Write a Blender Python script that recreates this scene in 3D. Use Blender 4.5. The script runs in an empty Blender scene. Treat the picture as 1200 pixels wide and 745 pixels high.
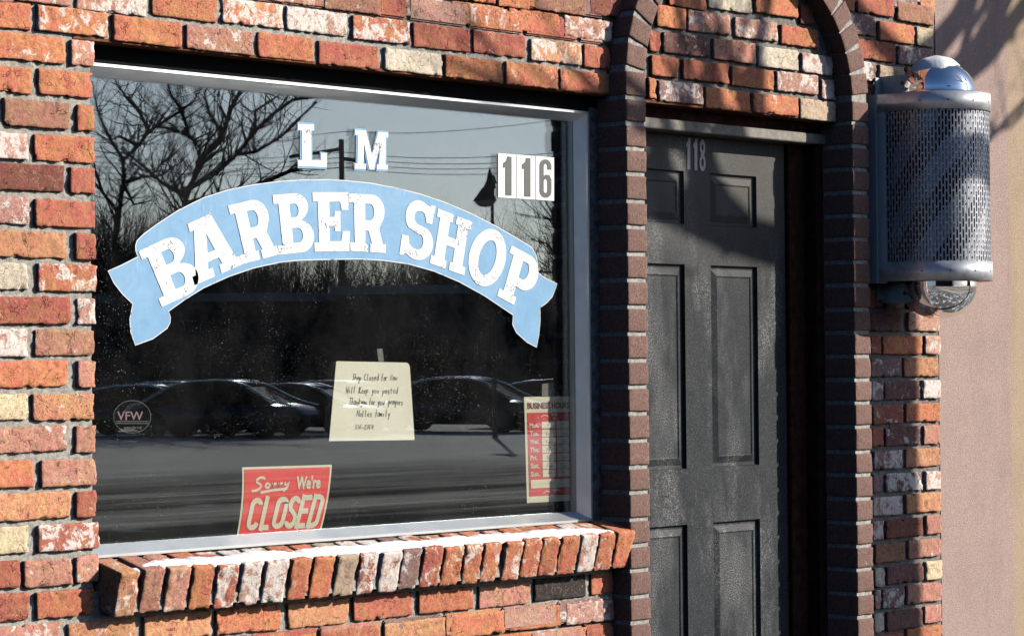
import bpy, bmesh, math, random
from mathutils import Vector, Matrix, noise
random.seed(7)
SC = bpy.context.scene
COL = SC.collection
IN = 0.0254
R = math.radians

# ------------------------------------------------------------------ camera
F_PX, VW, VH = 3165.0, 1200.0, 745.0
YAW, PITCH, ROLL = R(48.0), 0.0182, 0.009
CAM = Vector((0.0, -4.565, 1.60))
fw = Vector((math.sin(YAW) * math.cos(PITCH), math.cos(YAW) * math.cos(PITCH), math.sin(PITCH)))
rt0 = Vector((math.cos(YAW), -math.sin(YAW), 0.0))
up0 = rt0.cross(fw)
rt = rt0 * math.cos(ROLL) - up0 * math.sin(ROLL)
up = up0 * math.cos(ROLL) + rt0 * math.sin(ROLL)
cd = bpy.data.cameras.new('camera'); cam = bpy.data.objects.new('camera', cd); COL.objects.link(cam)
cd.sensor_fit = 'HORIZONTAL'; cd.sensor_width = 36.0; cd.lens = 36.0 * F_PX / VW
cd.clip_start = 0.1; cd.clip_end = 3000
m3 = Matrix((rt, up, -fw)).transposed()
cam.matrix_world = Matrix.Translation(CAM) @ m3.to_4x4()
SC.camera = cam

# ------------------------------------------------------------------ sky, sun, exposure
SUN_AZ, SUN_EL = R(46.0), R(25.0)          # azimuth from the wall's outward normal (-Y) towards +X
SUNV = Vector((math.sin(SUN_AZ) * math.cos(SUN_EL), -math.cos(SUN_AZ) * math.cos(SUN_EL), math.sin(SUN_EL)))
w = bpy.data.worlds.new('World'); SC.world = w; w.use_nodes = True
nt = w.node_tree; bg = nt.nodes['Background']
sky = nt.nodes.new('ShaderNodeTexSky'); sky.sky_type = 'NISHITA'; sky.sun_disc = False
sky.sun_elevation = SUN_EL
sky.sun_rotation = math.atan2(SUNV.x, SUNV.y)
sky.air_density = 0.8; sky.dust_density = 1.4; sky.ozone_density = 6.0
nt.links.new(sky.outputs[0], bg.inputs[0]); bg.inputs[1].default_value = 0.08
sd = bpy.data.lights.new('sun', 'SUN'); sd.energy = 5.0; sd.angle = R(0.53); sd.color = (1.0, 0.93, 0.83)
so = bpy.data.objects.new('sun', sd); COL.objects.link(so)
so.rotation_euler = SUNV.to_track_quat('Z', 'Y').to_euler()
so.location = SUNV * 30
SC.view_settings.view_transform = 'Standard'; SC.view_settings.look = 'None'
SC.view_settings.exposure = 0.46; SC.view_settings.gamma = 1.0
SC.render.engine = 'CYCLES'
SC.cycles.max_bounces = 10; SC.cycles.diffuse_bounces = 0; SC.cycles.transparent_max_bounces = 24

# ------------------------------------------------------------------ measuring helpers
def ray(px, py):
    return (fw + rt * ((px - VW / 2) / F_PX) - up * ((py - VH / 2) / F_PX))
def P(px, py, Y=0.0):                       # point of the vertical plane y = Y
    d = ray(px, py); return CAM + d * ((Y - CAM.y) / d.y)
def PD(px, py, depth):                      # point at a forward depth
    return CAM + ray(px, py) * depth
def REF(px, py, dist, Yg=0.0):              # where something mirrored by the window really stands
    d = ray(px, py); t = (Yg - CAM.y) / d.y; h = CAM + d * t
    r = Vector((d.x, -d.y, d.z)); return h + r * (dist - t)
def proj(v):
    q = Vector(v) - CAM; z = q.dot(fw)
    return (VW / 2 + F_PX * q.dot(rt) / z, VH / 2 - F_PX * q.dot(up) / z, z)

# ------------------------------------------------------------------ object helpers
def tag(o, label=None, cat=None, group=None, kind=None):
    if label: o['label'] = label
    if cat: o['category'] = cat
    if group: o['group'] = group
    if kind: o['kind'] = kind
    return o
def empty(name, loc=(0, 0, 0), label=None, cat=None, group=None, rz=0.0):
    o = bpy.data.objects.new(name, None); COL.objects.link(o)
    o.location = loc; o.rotation_euler = (0, 0, rz); o.empty_display_size = .1
    return tag(o, label, cat, group)
def link(name, me, parent=None, mats=None, smooth=False):
    o = bpy.data.objects.new(name, me); COL.objects.link(o)
    if mats:
        for m in (mats if isinstance(mats, (list, tuple)) else [mats]): me.materials.append(m)
    if parent:
        o.parent = parent
        o.matrix_parent_inverse = Matrix.Identity(4)
        # vertices are given in world space: bring the object back from the parent's frame
        o.matrix_local = PINV(parent)
    if smooth:
        for p in me.polygons: p.use_smooth = True
    return o
def wm(o):
    m = Matrix.LocRotScale(o.location, o.rotation_euler, o.scale)
    return (wm(o.parent) @ m) if o.parent else m
def PINV(parent): return wm(parent).inverted()
def mesh(name, verts, faces, parent=None, mats=None, smooth=False):
    me = bpy.data.meshes.new(name); me.from_pydata([tuple(v) for v in verts], [], faces); me.update()
    return link(name, me, parent, mats, smooth)

class MB:
    """collects primitive shapes in world space"""
    def __init__(s): s.v = []; s.f = []
    def add(s, vs, fs):
        n = len(s.v); s.v += [Vector(v) for v in vs]; s.f += [tuple(i + n for i in f) for f in fs]; return s
    def box(s, x0, x1, y0, y1, z0, z1, bev=0.0):
        if bev <= 0:
            vs = [(x, y, z) for x in (x0, x1) for y in (y0, y1) for z in (z0, z1)]
            return s.add(vs, [(0, 1, 3, 2), (4, 6, 7, 5), (0, 4, 5, 1), (2, 3, 7, 6), (0, 2, 6, 4), (1, 5, 7, 3)])
        bm = bmesh.new(); bmesh.ops.create_cube(bm, size=1)
        for v in bm.verts:
            v.co = Vector(((x0 + x1) / 2 + v.co.x * (x1 - x0), (y0 + y1) / 2 + v.co.y * (y1 - y0), (z0 + z1) / 2 + v.co.z * (z1 - z0)))
        bmesh.ops.bevel(bm, geom=bm.edges[:], offset=bev, segments=2, affect='EDGES')
        bm.verts.index_update()
        s.add([v.co.copy() for v in bm.verts], [tuple(v.index for v in f.verts) for f in bm.faces]); bm.free(); return s
    def prism(s, poly, a, b, fn):
        """poly: 2-D outline, fn(u, v, t) -> point, t = a..b"""
        n = len(poly); vs = [fn(u, v, a) for u, v in poly] + [fn(u, v, b) for u, v in poly]
        fs = [tuple(range(n - 1, -1, -1)), tuple(range(n, 2 * n))] + [(i, (i + 1) % n, n + (i + 1) % n, n + i) for i in range(n)]
        return s.add(vs, fs)
    def tube(s, pts, rad, n=8, caps=True):
        pts = [Vector(p) for p in pts]
        rs = rad if isinstance(rad, (list, tuple)) else [rad] * len(pts)
        vs = []; fs = []
        for i, p in enumerate(pts):
            d = (pts[min(i + 1, len(pts) - 1)] - pts[max(i - 1, 0)]).normalized()
            a = d.cross(Vector((0.31, 0.17, 0.93))); 
            if a.length < .05: a = d.cross(Vector((1, 0, 0)))
            a.normalize(); b = d.cross(a)
            for k in range(n):
                t = 2 * math.pi * k / n; vs.append(p + (a * math.cos(t) + b * math.sin(t)) * rs[i])
        for i in range(len(pts) - 1):
            for k in range(n):
                fs.append((i * n + k, i * n + (k + 1) % n, (i + 1) * n + (k + 1) % n, (i + 1) * n + k))
        if caps: fs += [tuple(range(n - 1, -1, -1)), tuple((len(pts) - 1) * n + k for k in range(n))]
        return s.add(vs, fs)
    def lathe(s, prof, cx, cy, n=48, sx=1.0, sy=1.0):
        vs = []; fs = []
        for (r, z) in prof:
            for k in range(n):
                t = 2 * math.pi * k / n; vs.append((cx + sx * r * math.cos(t), cy + sy * r * math.sin(t), z))
        for i in range(len(prof) - 1):
            for k in range(n):
                fs.append((i * n + k, i * n + (k + 1) % n, (i + 1) * n + (k + 1) % n, (i + 1) * n + k))
        return s.add(vs, fs)
    def build(s, name, mat, parent=None, smooth=False):
        o = mesh(name, s.v, s.f, parent, mat, smooth)
        bm = bmesh.new(); bm.from_mesh(o.data); bmesh.ops.recalc_face_normals(bm, faces=bm.faces); bm.to_mesh(o.data); bm.free()
        return o
def autosmooth(o, ang=40):
    for p in o.data.polygons: p.use_smooth = True
    bm = bmesh.new(); bm.from_mesh(o.data)
    for e in bm.edges:
        if len(e.link_faces) == 2 and e.calc_face_angle(0) > R(ang): e.smooth = False
    bm.to_mesh(o.data); bm.free(); return o

# ------------------------------------------------------------------ materials
def newmat(name):
    m = bpy.data.materials.new(name); m.use_nodes = True
    return m, m.node_tree, m.node_tree.nodes['Principled BSDF']
def N(nt, typ, **kw):
    n = nt.nodes.new(typ)
    for k, v in kw.items():
        if k.startswith('i_'): n.inputs[k[2:].replace('_', ' ')].default_value = v
        else: setattr(n, k, v)
    return n
def ramp(nt, src, p0, p1, c0=(0, 0, 0, 1), c1=(1, 1, 1, 1)):
    r = nt.nodes.new('ShaderNodeValToRGB'); r.color_ramp.elements[0].position = p0; r.color_ramp.elements[1].position = p1
    r.color_ramp.elements[0].color = c0; r.color_ramp.elements[1].color = c1
    nt.links.new(src, r.inputs[0]); return r.outputs[0]
def mathn(nt, op, a, b=None, c=None):
    n = nt.nodes.new('ShaderNodeMath'); n.operation = op
    for i, x in enumerate((a, b, c)):
        if x is None: continue
        if isinstance(x, (int, float)): n.inputs[i].default_value = x
        else: nt.links.new(x, n.inputs[i])
    return n.outputs[0]
def mix(nt, fac, a, b, typ='MIX'):
    n = nt.nodes.new('ShaderNodeMix'); n.data_type = 'RGBA'; n.blend_type = typ
    for i, x in ((0, fac), (6, a), (7, b)):
        if isinstance(x, (int, float)): n.inputs[i].default_value = x
        elif isinstance(x, tuple): n.inputs[i].default_value = x if len(x) == 4 else x + (1,)
        else: nt.links.new(x, n.inputs[i])
    return n.outputs[2]
def noi(nt, vec, scale, detail=4, rough=.6, dist=0.0):
    n = nt.nodes.new('ShaderNodeTexNoise'); n.inputs['Scale'].default_value = scale; n.inputs['Detail'].default_value = detail
    n.inputs['Roughness'].default_value = rough; n.inputs['Distortion'].default_value = dist
    if vec is not None: nt.links.new(vec, n.inputs['Vector'])
    return n.outputs['Fac']
def bump(nt, bsdf, h, strength, dist=0.002, prev=None):
    b = nt.nodes.new('ShaderNodeBump'); b.inputs['Strength'].default_value = strength; b.inputs['Distance'].default_value = dist
    nt.links.new(h, b.inputs['Height'])
    if prev is not None: nt.links.new(prev, b.inputs['Normal'])
    nt.links.new(b.outputs[0], bsdf.inputs['Normal']); return b.outputs[0]
def objvec(nt, offs=True, scale=None):
    tc = nt.nodes.new('ShaderNodeTexCoord'); v = tc.outputs['Object']
    if offs:
        oi = nt.nodes.new('ShaderNodeObjectInfo'); mu = mathn(nt, 'MULTIPLY', oi.outputs['Random'], 40.0)
        cb = nt.nodes.new('ShaderNodeCombineXYZ')
        for i in range(3): nt.links.new(mu, cb.inputs[i])
        ad = nt.nodes.new('ShaderNodeVectorMath'); ad.operation = 'ADD'; nt.links.new(v, ad.inputs[0]); nt.links.new(cb.outputs[0], ad.inputs[1]); v = ad.outputs[0]
    if scale:
        mp = nt.nodes.new('ShaderNodeMapping'); mp.inputs['Scale'].default_value = scale; nt.links.new(v, mp.inputs[0]); v = mp.outputs[0]
    return v

def brick_mat(name, use_obj=True, fine=False):
    m, nt, b = newmat(name); v = objvec(nt)
    if use_obj:
        oi = nt.nodes.new('ShaderNodeObjectInfo'); base = oi.outputs['Color']; wh = oi.outputs['Alpha']
    else:
        at = nt.nodes.new('ShaderNodeAttribute'); at.attribute_name = 'col'; base = at.outputs['Color']; wh = at.outputs['Alpha']
    big = noi(nt, v, 22, 3, .6); mid = noi(nt, v, 90, 5, .7); fin = noi(nt, v, 420, 3, .7)
    hs = nt.nodes.new('ShaderNodeHueSaturation'); nt.links.new(base, hs.inputs['Color'])
    nt.links.new(mathn(nt, 'MULTIPLY_ADD', big, .10, .45), hs.inputs['Hue'])
    nt.links.new(mathn(nt, 'MULTIPLY_ADD', mid, 1.5, .28), hs.inputs['Value'])
    c = hs.outputs[0]
    c = mix(nt, .04, c, (.58, .45, .38))
    gw = nt.nodes.new('ShaderNodeNewGeometry'); soot = ramp(nt, noi(nt, gw.outputs['Position'], 3.2, 5, .65), .35, .62)
    c = mix(nt, mathn(nt, 'MULTIPLY', soot, .38), c, mix(nt, 1.0, c, (.62, .55, .52), 'MULTIPLY'))
    orr = nt.nodes.new('ShaderNodeObjectInfo'); rnd1 = mathn(nt, 'FRACT', mathn(nt, 'MULTIPLY', orr.outputs['Random'], 7.31)); rnd2 = mathn(nt, 'FRACT', mathn(nt, 'MULTIPLY', orr.outputs['Random'], 13.7))
    # burnt dark blotches
    dk = ramp(nt, noi(nt, v, 34, 6, .75, .6), .56, .74)
    c = mix(nt, mathn(nt, 'MULTIPLY', dk, mathn(nt, 'MULTIPLY_ADD', rnd1, 1.0, .1)), c, mix(nt, 1.0, c, (.30, .22, .20), 'MULTIPLY'))
    # fine grain: dark pits and pale sand
    c = mix(nt, mathn(nt, 'MULTIPLY', ramp(nt, noi(nt, v, 230, 4, .75), .55, .64), mathn(nt, 'MULTIPLY_ADD', rnd2, .75, .2)), c, (.055, .03, .02))
    c = mix(nt, mathn(nt, 'MULTIPLY', ramp(nt, noi(nt, v, 170, 5, .75), .56, .66), .38), c, (.68, .46, .35))
    # cracks
    vo = nt.nodes.new('ShaderNodeTexVoronoi'); vo.feature = 'DISTANCE_TO_EDGE'; vo.inputs['Scale'].default_value = 26
    dv = nt.nodes.new('ShaderNodeVectorMath'); dv.operation = 'ADD'
    nn = nt.nodes.new('ShaderNodeTexNoise'); nn.inputs['Scale'].default_value = 60; nt.links.new(v, nn.inputs['Vector'])
    sc = nt.nodes.new('ShaderNodeVectorMath'); sc.operation = 'SCALE'; sc.inputs['Scale'].default_value = .035; nt.links.new(nn.outputs['Color'], sc.inputs[0])
    nt.links.new(v, dv.inputs[0]); nt.links.new(sc.outputs[0], dv.inputs[1]); nt.links.new(dv.outputs[0], vo.inputs['Vector'])
    cr = ramp(nt, vo.outputs['Distance'], .0, .030, (1, 1, 1, 1), (0, 0, 0, 1))
    crm = mathn(nt, 'MULTIPLY', cr, ramp(nt, noi(nt, v, 28, 2, .5), .52, .60))
    if not fine: c = mix(nt, mathn(nt, 'MULTIPLY', crm, .8), c, (.06, .03, .02))
    # lime and mortar smears, amount per brick
    wn = noi(nt, v, 30, 7, .78, .5)
    thr = mathn(nt, 'MULTIPLY_ADD', wh, -.31, .728)
    wmk = mathn(nt, 'MULTIPLY', mathn(nt, 'SUBTRACT', wn, thr), 18.0)
    cl = nt.nodes.new('ShaderNodeClamp'); nt.links.new(wmk, cl.inputs[0])
    w2 = mathn(nt, 'MULTIPLY', cl.outputs[0], mathn(nt, 'MULTIPLY_ADD', mid, .8, .48))
    c = mix(nt, w2, c, (.76, .70, .64))
    nt.links.new(c, b.inputs['Base Color']); b.inputs['Roughness'].default_value = .88
    b.inputs['Specular IOR Level'].default_value = .25
    h = mathn(nt, 'ADD', mathn(nt, 'MULTIPLY', mid, 1.0), mathn(nt, 'MULTIPLY', fin, .45))
    h = mathn(nt, 'SUBTRACT', h, mathn(nt, 'MULTIPLY', crm, .6))
    bump(nt, b, h, 1.0 if not fine else .55, .0030)
    return m
M = {}
M['brick'] = brick_mat('reclaimed brick')
M['brickfar'] = brick_mat('reclaimed brick filler', use_obj=False)

def face_brick():
    m, nt, b = newmat('wire cut brown brick'); v = objvec(nt)
    oi = nt.nodes.new('ShaderNodeObjectInfo')
    st = objvec(nt, True, (1, 1, .35))
    fin = noi(nt, st, 260, 4, .8); mid = noi(nt, v, 60, 4, .6)
    c = mix(nt, mathn(nt, 'MULTIPLY', ramp(nt, fin, .50, .60), .75), oi.outputs['Color'], (.045, .022, .018))
    c = mix(nt, mathn(nt, 'MULTIPLY', ramp(nt, noi(nt, v, 300, 3, .7), .54, .62), .50), c, (.52, .36, .31))
    c = mix(nt, mathn(nt, 'MULTIPLY', mid, .35), c, (.16, .07, .055))
    sp = mathn(nt, 'MULTIPLY', ramp(nt, noi(nt, v, 26, 5, .7), .66, .72), oi.outputs['Alpha'])
    c = mix(nt, sp, c, (.7, .66, .62))
    nt.links.new(c, b.inputs['Base Color']); b.inputs['Roughness'].default_value = .85
    bump(nt, b, fin, 1.0, .003); return m
M['face_brick'] = face_brick()

def simple(name, col, rough=.6, metal=0.0, nscale=0, namp=.3, bmp=0, bscale=200, spec=None, offs=True, bdist=.001):
    m, nt, b = newmat(name); b.inputs['Roughness'].default_value = rough; b.inputs['Metallic'].default_value = metal
    if spec is not None: b.inputs['Specular IOR Level'].default_value = spec
    v = objvec(nt, offs)
    if nscale:
        n = noi(nt, v, nscale, 5, .65)
        dark = tuple(x * (1 - namp) for x in col); lite = tuple(min(1, x * (1 + namp)) for x in col)
        nt.links.new(ramp(nt, n, .3, .7, dark + (1,), lite + (1,)), b.inputs['Base Color'])
    else: b.inputs['Base Color'].default_value = col + (1,)
    if bmp: bump(nt, b, noi(nt, v, bscale, 5, .7), bmp, bdist)
    return m
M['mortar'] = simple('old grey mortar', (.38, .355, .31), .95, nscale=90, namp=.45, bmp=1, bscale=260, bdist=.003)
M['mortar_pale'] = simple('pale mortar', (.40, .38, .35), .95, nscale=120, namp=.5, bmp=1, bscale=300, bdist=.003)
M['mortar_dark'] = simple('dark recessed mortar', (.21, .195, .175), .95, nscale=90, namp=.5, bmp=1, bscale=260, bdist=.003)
M['rust'] = simple('rusty lintel steel', (.16, .065, .035), .9, spec=.1, nscale=60, namp=.6, bmp=.5)
M['caulk'] = simple('weathered caulk', (.12, .12, .13), .9, nscale=50, namp=.8, bmp=1, bscale=80, bdist=.004)
M['alu'] = simple('anodised aluminium', (.70, .705, .70), .34, metal=.75, nscale=14, namp=.08, bmp=.08, bscale=500)
M['cage'] = simple('brushed cage steel', (.60, .61, .64), .40, metal=.55, nscale=30, namp=.25, bmp=.15, bscale=300)
M['cage_dull'] = simple('dull perforated steel', (.40, .41, .44), .46, metal=.35, nscale=60, namp=.3)
M['chrome'] = simple('polished chrome', (.86, .87, .88), .035, metal=1.0, nscale=12, namp=.05)
M['plate'] = simple('matt galvanised plate', (.62, .63, .65), .5, metal=.15, nscale=20, namp=.12)
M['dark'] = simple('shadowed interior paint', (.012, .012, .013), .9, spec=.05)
M['rivet'] = simple('dark rivet', (.10, .10, .11), .4, metal=.7)
M['bracket'] = simple('white bracket enamel', (.62, .62, .60), .4, nscale=40, namp=.2)
M['snow'] = simple('snow', (.86, .88, .90), .75, nscale=60, namp=.05, bmp=.6, bscale=120, bdist=.004)
M['wood_dark'] = simple('dark stained wood jamb', (.045, .020, .013), .8, spec=.06, nscale=30, namp=.6, bmp=.3)
M['black'] = simple('black print', (.02, .02, .022), .5)
M['grey_digit'] = simple('grey digit vinyl', (.055, .06, .06), .5, nscale=100, namp=.2)
M['cream'] = simple('cream print', (.70, .64, .47), .5, nscale=60, namp=.06)
M['red'] = simple('red print', (.78, .02, .01), .45, nscale=50, namp=.12)
M['redhours'] = simple('faded red print', (.60, .03, .03), .5, nscale=60, namp=.15)
M['maroon'] = simple('maroon print', (.20, .01, .015), .5)
M['paper'] = simple('cream note paper', (.90, .85, .68), .7, nscale=8, namp=.05)
M['whitecard'] = simple('white number card', (.72, .72, .70), .5, nscale=60, namp=.04)
M['tape'] = simple('yellowed clear tape', (.20, .19, .16), .3, nscale=300, namp=.7)
M['digit118'] = simple('worn silver vinyl', (.34, .34, .33), .4, nscale=200, namp=.4)
M['bark'] = simple('winter bark', (.075, .06, .05), .95, nscale=18, namp=.4, bmp=1, bscale=40, bdist=.02)
M['far_bark'] = simple('far bark', (.05, .042, .036), .95, nscale=3, namp=.4)
M['pole_wood'] = simple('creosoted pole', (.05, .04, .035), .9, nscale=6, namp=.4)
M['wire'] = simple('cable black', (.02, .02, .02), .7)
M['tyre'] = simple('tyre rubber', (.02, .02, .02), .85)
M['rim'] = simple('wheel alloy', (.05, .05, .052), .5, metal=.2)
M['carglass'] = simple('tinted car glass', (.006, .007, .008), .5, spec=.02)
M['glint_trim'] = simple('bright car trim', (.9, .9, .92), .16, metal=1.0)  # bright metal for the added highlight rails on the cars
M['headlight'] = simple('headlight lens', (.7, .7, .72), .08, spec=.9)

def painted_letters():
    m, nt, b = newmat('chipped white lettering'); v = objvec(nt, False)
    c = mix(nt, ramp(nt, noi(nt, v, 30, 4, .6), .3, .7), (.70, .72, .75), (.79, .79, .78))
    zone = ramp(nt, noi(nt, v, 13, 3, .5), .50, .60)
    f1 = ramp(nt, noi(nt, v, 190, 5, .75), .55, .575)
    f2 = ramp(nt, noi(nt, v, 260, 5, .75), .64, .66)
    fl = mathn(nt, 'MAXIMUM', mathn(nt, 'MULTIPLY', f1, zone), f2)
    nt.links.new(mix(nt, fl, c, (.05, .055, .065)), b.inputs['Base Color']); b.inputs['Roughness'].default_value = .55
    return m
M['letters'] = painted_letters()
def banner_blue():
    m, nt, b = newmat('sky blue window paint'); v = objvec(nt, False)
    c = mix(nt, ramp(nt, noi(nt, v, 14, 6, .7, .8), .35, .68), (.12, .295, .49), (.18, .36, .55))
    st = objvec(nt, False, (3, 1, .4))
    c = mix(nt, mathn(nt, 'MULTIPLY', ramp(nt, noi(nt, st, 40, 5, .7), .60, .72), .35), c, (.55, .66, .74))
    c = mix(nt, mathn(nt, 'MULTIPLY', ramp(nt, noi(nt, v, 230, 3, .7), .72, .78), .8), c, (.06, .10, .14))
    nt.links.new(c, b.inputs['Base Color']); b.inputs['Roughness'].default_value = .5; return m
M['blue'] = banner_blue()

def stucco(name, c0, c1):
    m, nt, b = newmat(name); v = objvec(nt, False)
    n = noi(nt, v, 300, 3, .8); n2 = noi(nt, v, 5, 5, .6)
    c = mix(nt, ramp(nt, n, .38, .62), c0, c1)
    c = mix(nt, mathn(nt, 'MULTIPLY', ramp(nt, noi(nt, objvec(nt, False, (1, 1, .15)), 7, 6, .7), .5, .7), .22), c, tuple(x * .6 for x in c0))
    c = mix(nt, mathn(nt, 'MULTIPLY', ramp(nt, n2, .45, .75), .25), c, tuple(x * .72 for x in c0))
    nt.links.new(c, b.inputs['Base Color']); b.inputs['Roughness'].default_value = .92
    bump(nt, b, n, .9, .003); return m
M['pink'] = stucco('pink pebbled stucco', (.31, .21, .185), (.49, .365, .32))
M['beige'] = stucco('beige pebbled stucco', (.34, .24, .155), (.50, .38, .27))

def door_paint():
    m, nt, b = newmat('weathered black door paint with salt dust')
    g = nt.nodes.new('ShaderNodeNewGeometry'); v = g.outputs['Position']
    sep = nt.nodes.new('ShaderNodeSeparateXYZ'); nt.links.new(v, sep.inputs[0])
    base = mix(nt, ramp(nt, noi(nt, v, 16, 5, .6), .3, .7), (.013, .016, .020), (.029, .033, .038))
    sc = nt.nodes.new('ShaderNodeMapping'); sc.inputs['Scale'].default_value = (1, 1, .35); nt.links.new(v, sc.inputs[0])
    zone = ramp(nt, noi(nt, sc.outputs[0], 7, 5, .65), .48, .66)
    spk = ramp(nt, noi(nt, v, 280, 4, .85), .50, .58)
    fac = mathn(nt, 'MULTIPLY', mathn(nt, 'MULTIPLY', zone, spk), .62)
    tex = mathn(nt, 'MULTIPLY', ramp(nt, noi(nt, v, 360, 3, .8), .56, .64), .22)
    c = mix(nt, mathn(nt, 'MAXIMUM', fac, tex), base, (.46, .46, .45))
    # upper part is browner and paler
    mr = nt.nodes.new('ShaderNodeMapRange'); mr.inputs[1].default_value = 1.8; mr.inputs[2].default_value = 2.1; nt.links.new(sep.outputs[2], mr.inputs[0])
    c = mix(nt, mathn(nt, 'MULTIPLY', mr.outputs[0], .35), c, (.17, .155, .13))
    nt.links.new(c, b.inputs['Base Color']); nt.links.new(mathn(nt, 'MULTIPLY_ADD', fac, .3, .60), b.inputs['Roughness']); b.inputs['Specular IOR Level'].default_value = .14
    bump(nt, b, noi(nt, v, 200, 4, .7), .25, .001); return m
M['door'] = door_paint()
M['doorframe'] = simple('grey brown door head', (.20, .18, .155), .7, nscale=40, namp=.4, bmp=.4)

def glass_mat(dust):
    m, nt, b = newmat('window glass dusty' if dust else 'window glass inner'); nt.nodes.remove(b)
    out = nt.nodes['Material Output']
    tr = N(nt, 'ShaderNodeBsdfTransparent'); tr.inputs[0].default_value = (.985, .99, .985, 1)
    gl = N(nt, 'ShaderNodeBsdfGlossy'); gl.inputs['Roughness'].default_value = 0.0; gl.inputs['Color'].default_value = (.82, .93, 1, 1)
    fr = N(nt, 'ShaderNodeFresnel'); gn = N(nt, 'ShaderNodeNewGeometry'); IORV = 1.62
    nt.links.new(mathn(nt, 'MULTIPLY_ADD', gn.outputs['Backfacing'], 1 / IORV - IORV, IORV), fr.inputs['IOR'])
    v = objvec(nt, False)
    bp = N(nt, 'ShaderNodeBump'); bp.inputs['Strength'].default_value = .02; bp.inputs['Distance'].default_value = .01
    nt.links.new(noi(nt, v, 1.6 if dust else 2.1, 1, .3), bp.inputs['Height']); nt.links.new(bp.outputs[0], gl.inputs['Normal'])
    mx = N(nt, 'ShaderNodeMixShader'); nt.links.new(fr.outputs[0], mx.inputs[0]); nt.links.new(tr.outputs[0], mx.inputs[1]); nt.links.new(gl.outputs[0], mx.inputs[2])
    s = mx.outputs[0]
    if dust:
        df = N(nt, 'ShaderNodeBsdfDiffuse'); df.inputs[0].default_value = (.8, .8, .8, 1)
        sp = mathn(nt, 'MULTIPLY', ramp(nt, noi(nt, v, 300, 2, .5), .69, .73), ramp(nt, noi(nt, v, 7, 4, .6), .42, .62))
        sp = mathn(nt, 'MAXIMUM', mathn(nt, 'MULTIPLY', sp, .30), mathn(nt, 'MULTIPLY', ramp(nt, noi(nt, v, 5, 6, .7), .35, .8), .010))
        m2 = N(nt, 'ShaderNodeMixShader'); nt.links.new(sp, m2.inputs[0]); nt.links.new(s, m2.inputs[1]); nt.links.new(df.outputs[0], m2.inputs[2]); s = m2.outputs[0]
    nt.links.new(s, out.inputs[0]); return m
M['glass'] = glass_mat(True); M['glass2'] = glass_mat(False)

def asphalt():
    m, nt, b = newmat('wet winter asphalt'); g = N(nt, 'ShaderNodeNewGeometry'); v = g.outputs['Position']
    mp = N(nt, 'ShaderNodeMapping'); mp.inputs['Scale'].default_value = (.05, .42, 1); nt.links.new(v, mp.inputs[0])
    st = noi(nt, mp.outputs[0], 1.0, 7, .7, .4)
    mp2 = N(nt, 'ShaderNodeMapping'); mp2.inputs['Scale'].default_value = (.10, 1.9, 1); nt.links.new(v, mp2.inputs[0])
    st2 = noi(nt, mp2.outputs[0], 1.0, 4, .6, .3)
    c = mix(nt, mathn(nt, 'MULTIPLY', ramp(nt, st, .42, .56), ramp(nt, st2, .35, .62, (.25,) * 3 + (1,), (1,) * 4)), (.09, .08, .07), (.66, .59, .50))  # pale streaks: salt and snow, with wet sheen also painted into the colour
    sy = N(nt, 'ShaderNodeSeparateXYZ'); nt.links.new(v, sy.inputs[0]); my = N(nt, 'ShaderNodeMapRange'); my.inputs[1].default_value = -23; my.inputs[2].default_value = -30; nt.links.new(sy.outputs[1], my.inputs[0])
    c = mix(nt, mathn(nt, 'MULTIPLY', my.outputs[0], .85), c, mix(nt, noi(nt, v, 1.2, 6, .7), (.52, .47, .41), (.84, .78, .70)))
    c = mix(nt, ramp(nt, noi(nt, v, .35, 6, .7), .60, .70), c, (.5, .49, .47))
    nt.links.new(c, b.inputs['Base Color'])
    nt.links.new(ramp(nt, st, .40, .62, (.8,) * 3 + (1,), (1.0,) * 3 + (1,)), b.inputs['Roughness']); b.inputs['Specular IOR Level'].default_value = .0
    bump(nt, b, noi(nt, v, 18, 4, .7), .15, .01); return m
M['asphalt'] = asphalt()
def pavement_mat():
    m, nt, b = newmat('winter pavement with trodden snow'); g = N(nt, 'ShaderNodeNewGeometry'); v = g.outputs['Position']
    c = mix(nt, noi(nt, v, 9, 6, .7), (.05, .048, .045), (.13, .125, .12))
    c = mix(nt, ramp(nt, noi(nt, v, 2.2, 7, .7, .6), .53, .58), c, (.62, .64, .67))
    nt.links.new(c, b.inputs['Base Color']); b.inputs['Roughness'].default_value = .8
    bump(nt, b, noi(nt, v, 60, 4, .7), .4, .004); return m
M['concrete'] = pavement_mat()

# ------------------------------------------------------------------ planes of the shopfront (metres, wall face is y = 0)
PF = -2.1 * IN            # pilaster front
FR = 1.7 * IN             # window frame lip
GL = 3.1 * IN             # glass
DR = 4.3 * IN             # door face
SF = -2.0 * IN            # sill front
xPL0, xPL1 = P(737, 420, PF).x, P(760, 420, PF).x
xPR0, xPR1 = P(1003, 480, PF).x, P(1021.5, 480, PF).x
xWallL = P(718, 400, 0).x      # main wall ends here
xJamb = P(111.5, 380, 0).x     # left jamb of window
xStrip = P(1103, 380, 0).x
zSW = .13                      # pavement level

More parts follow.
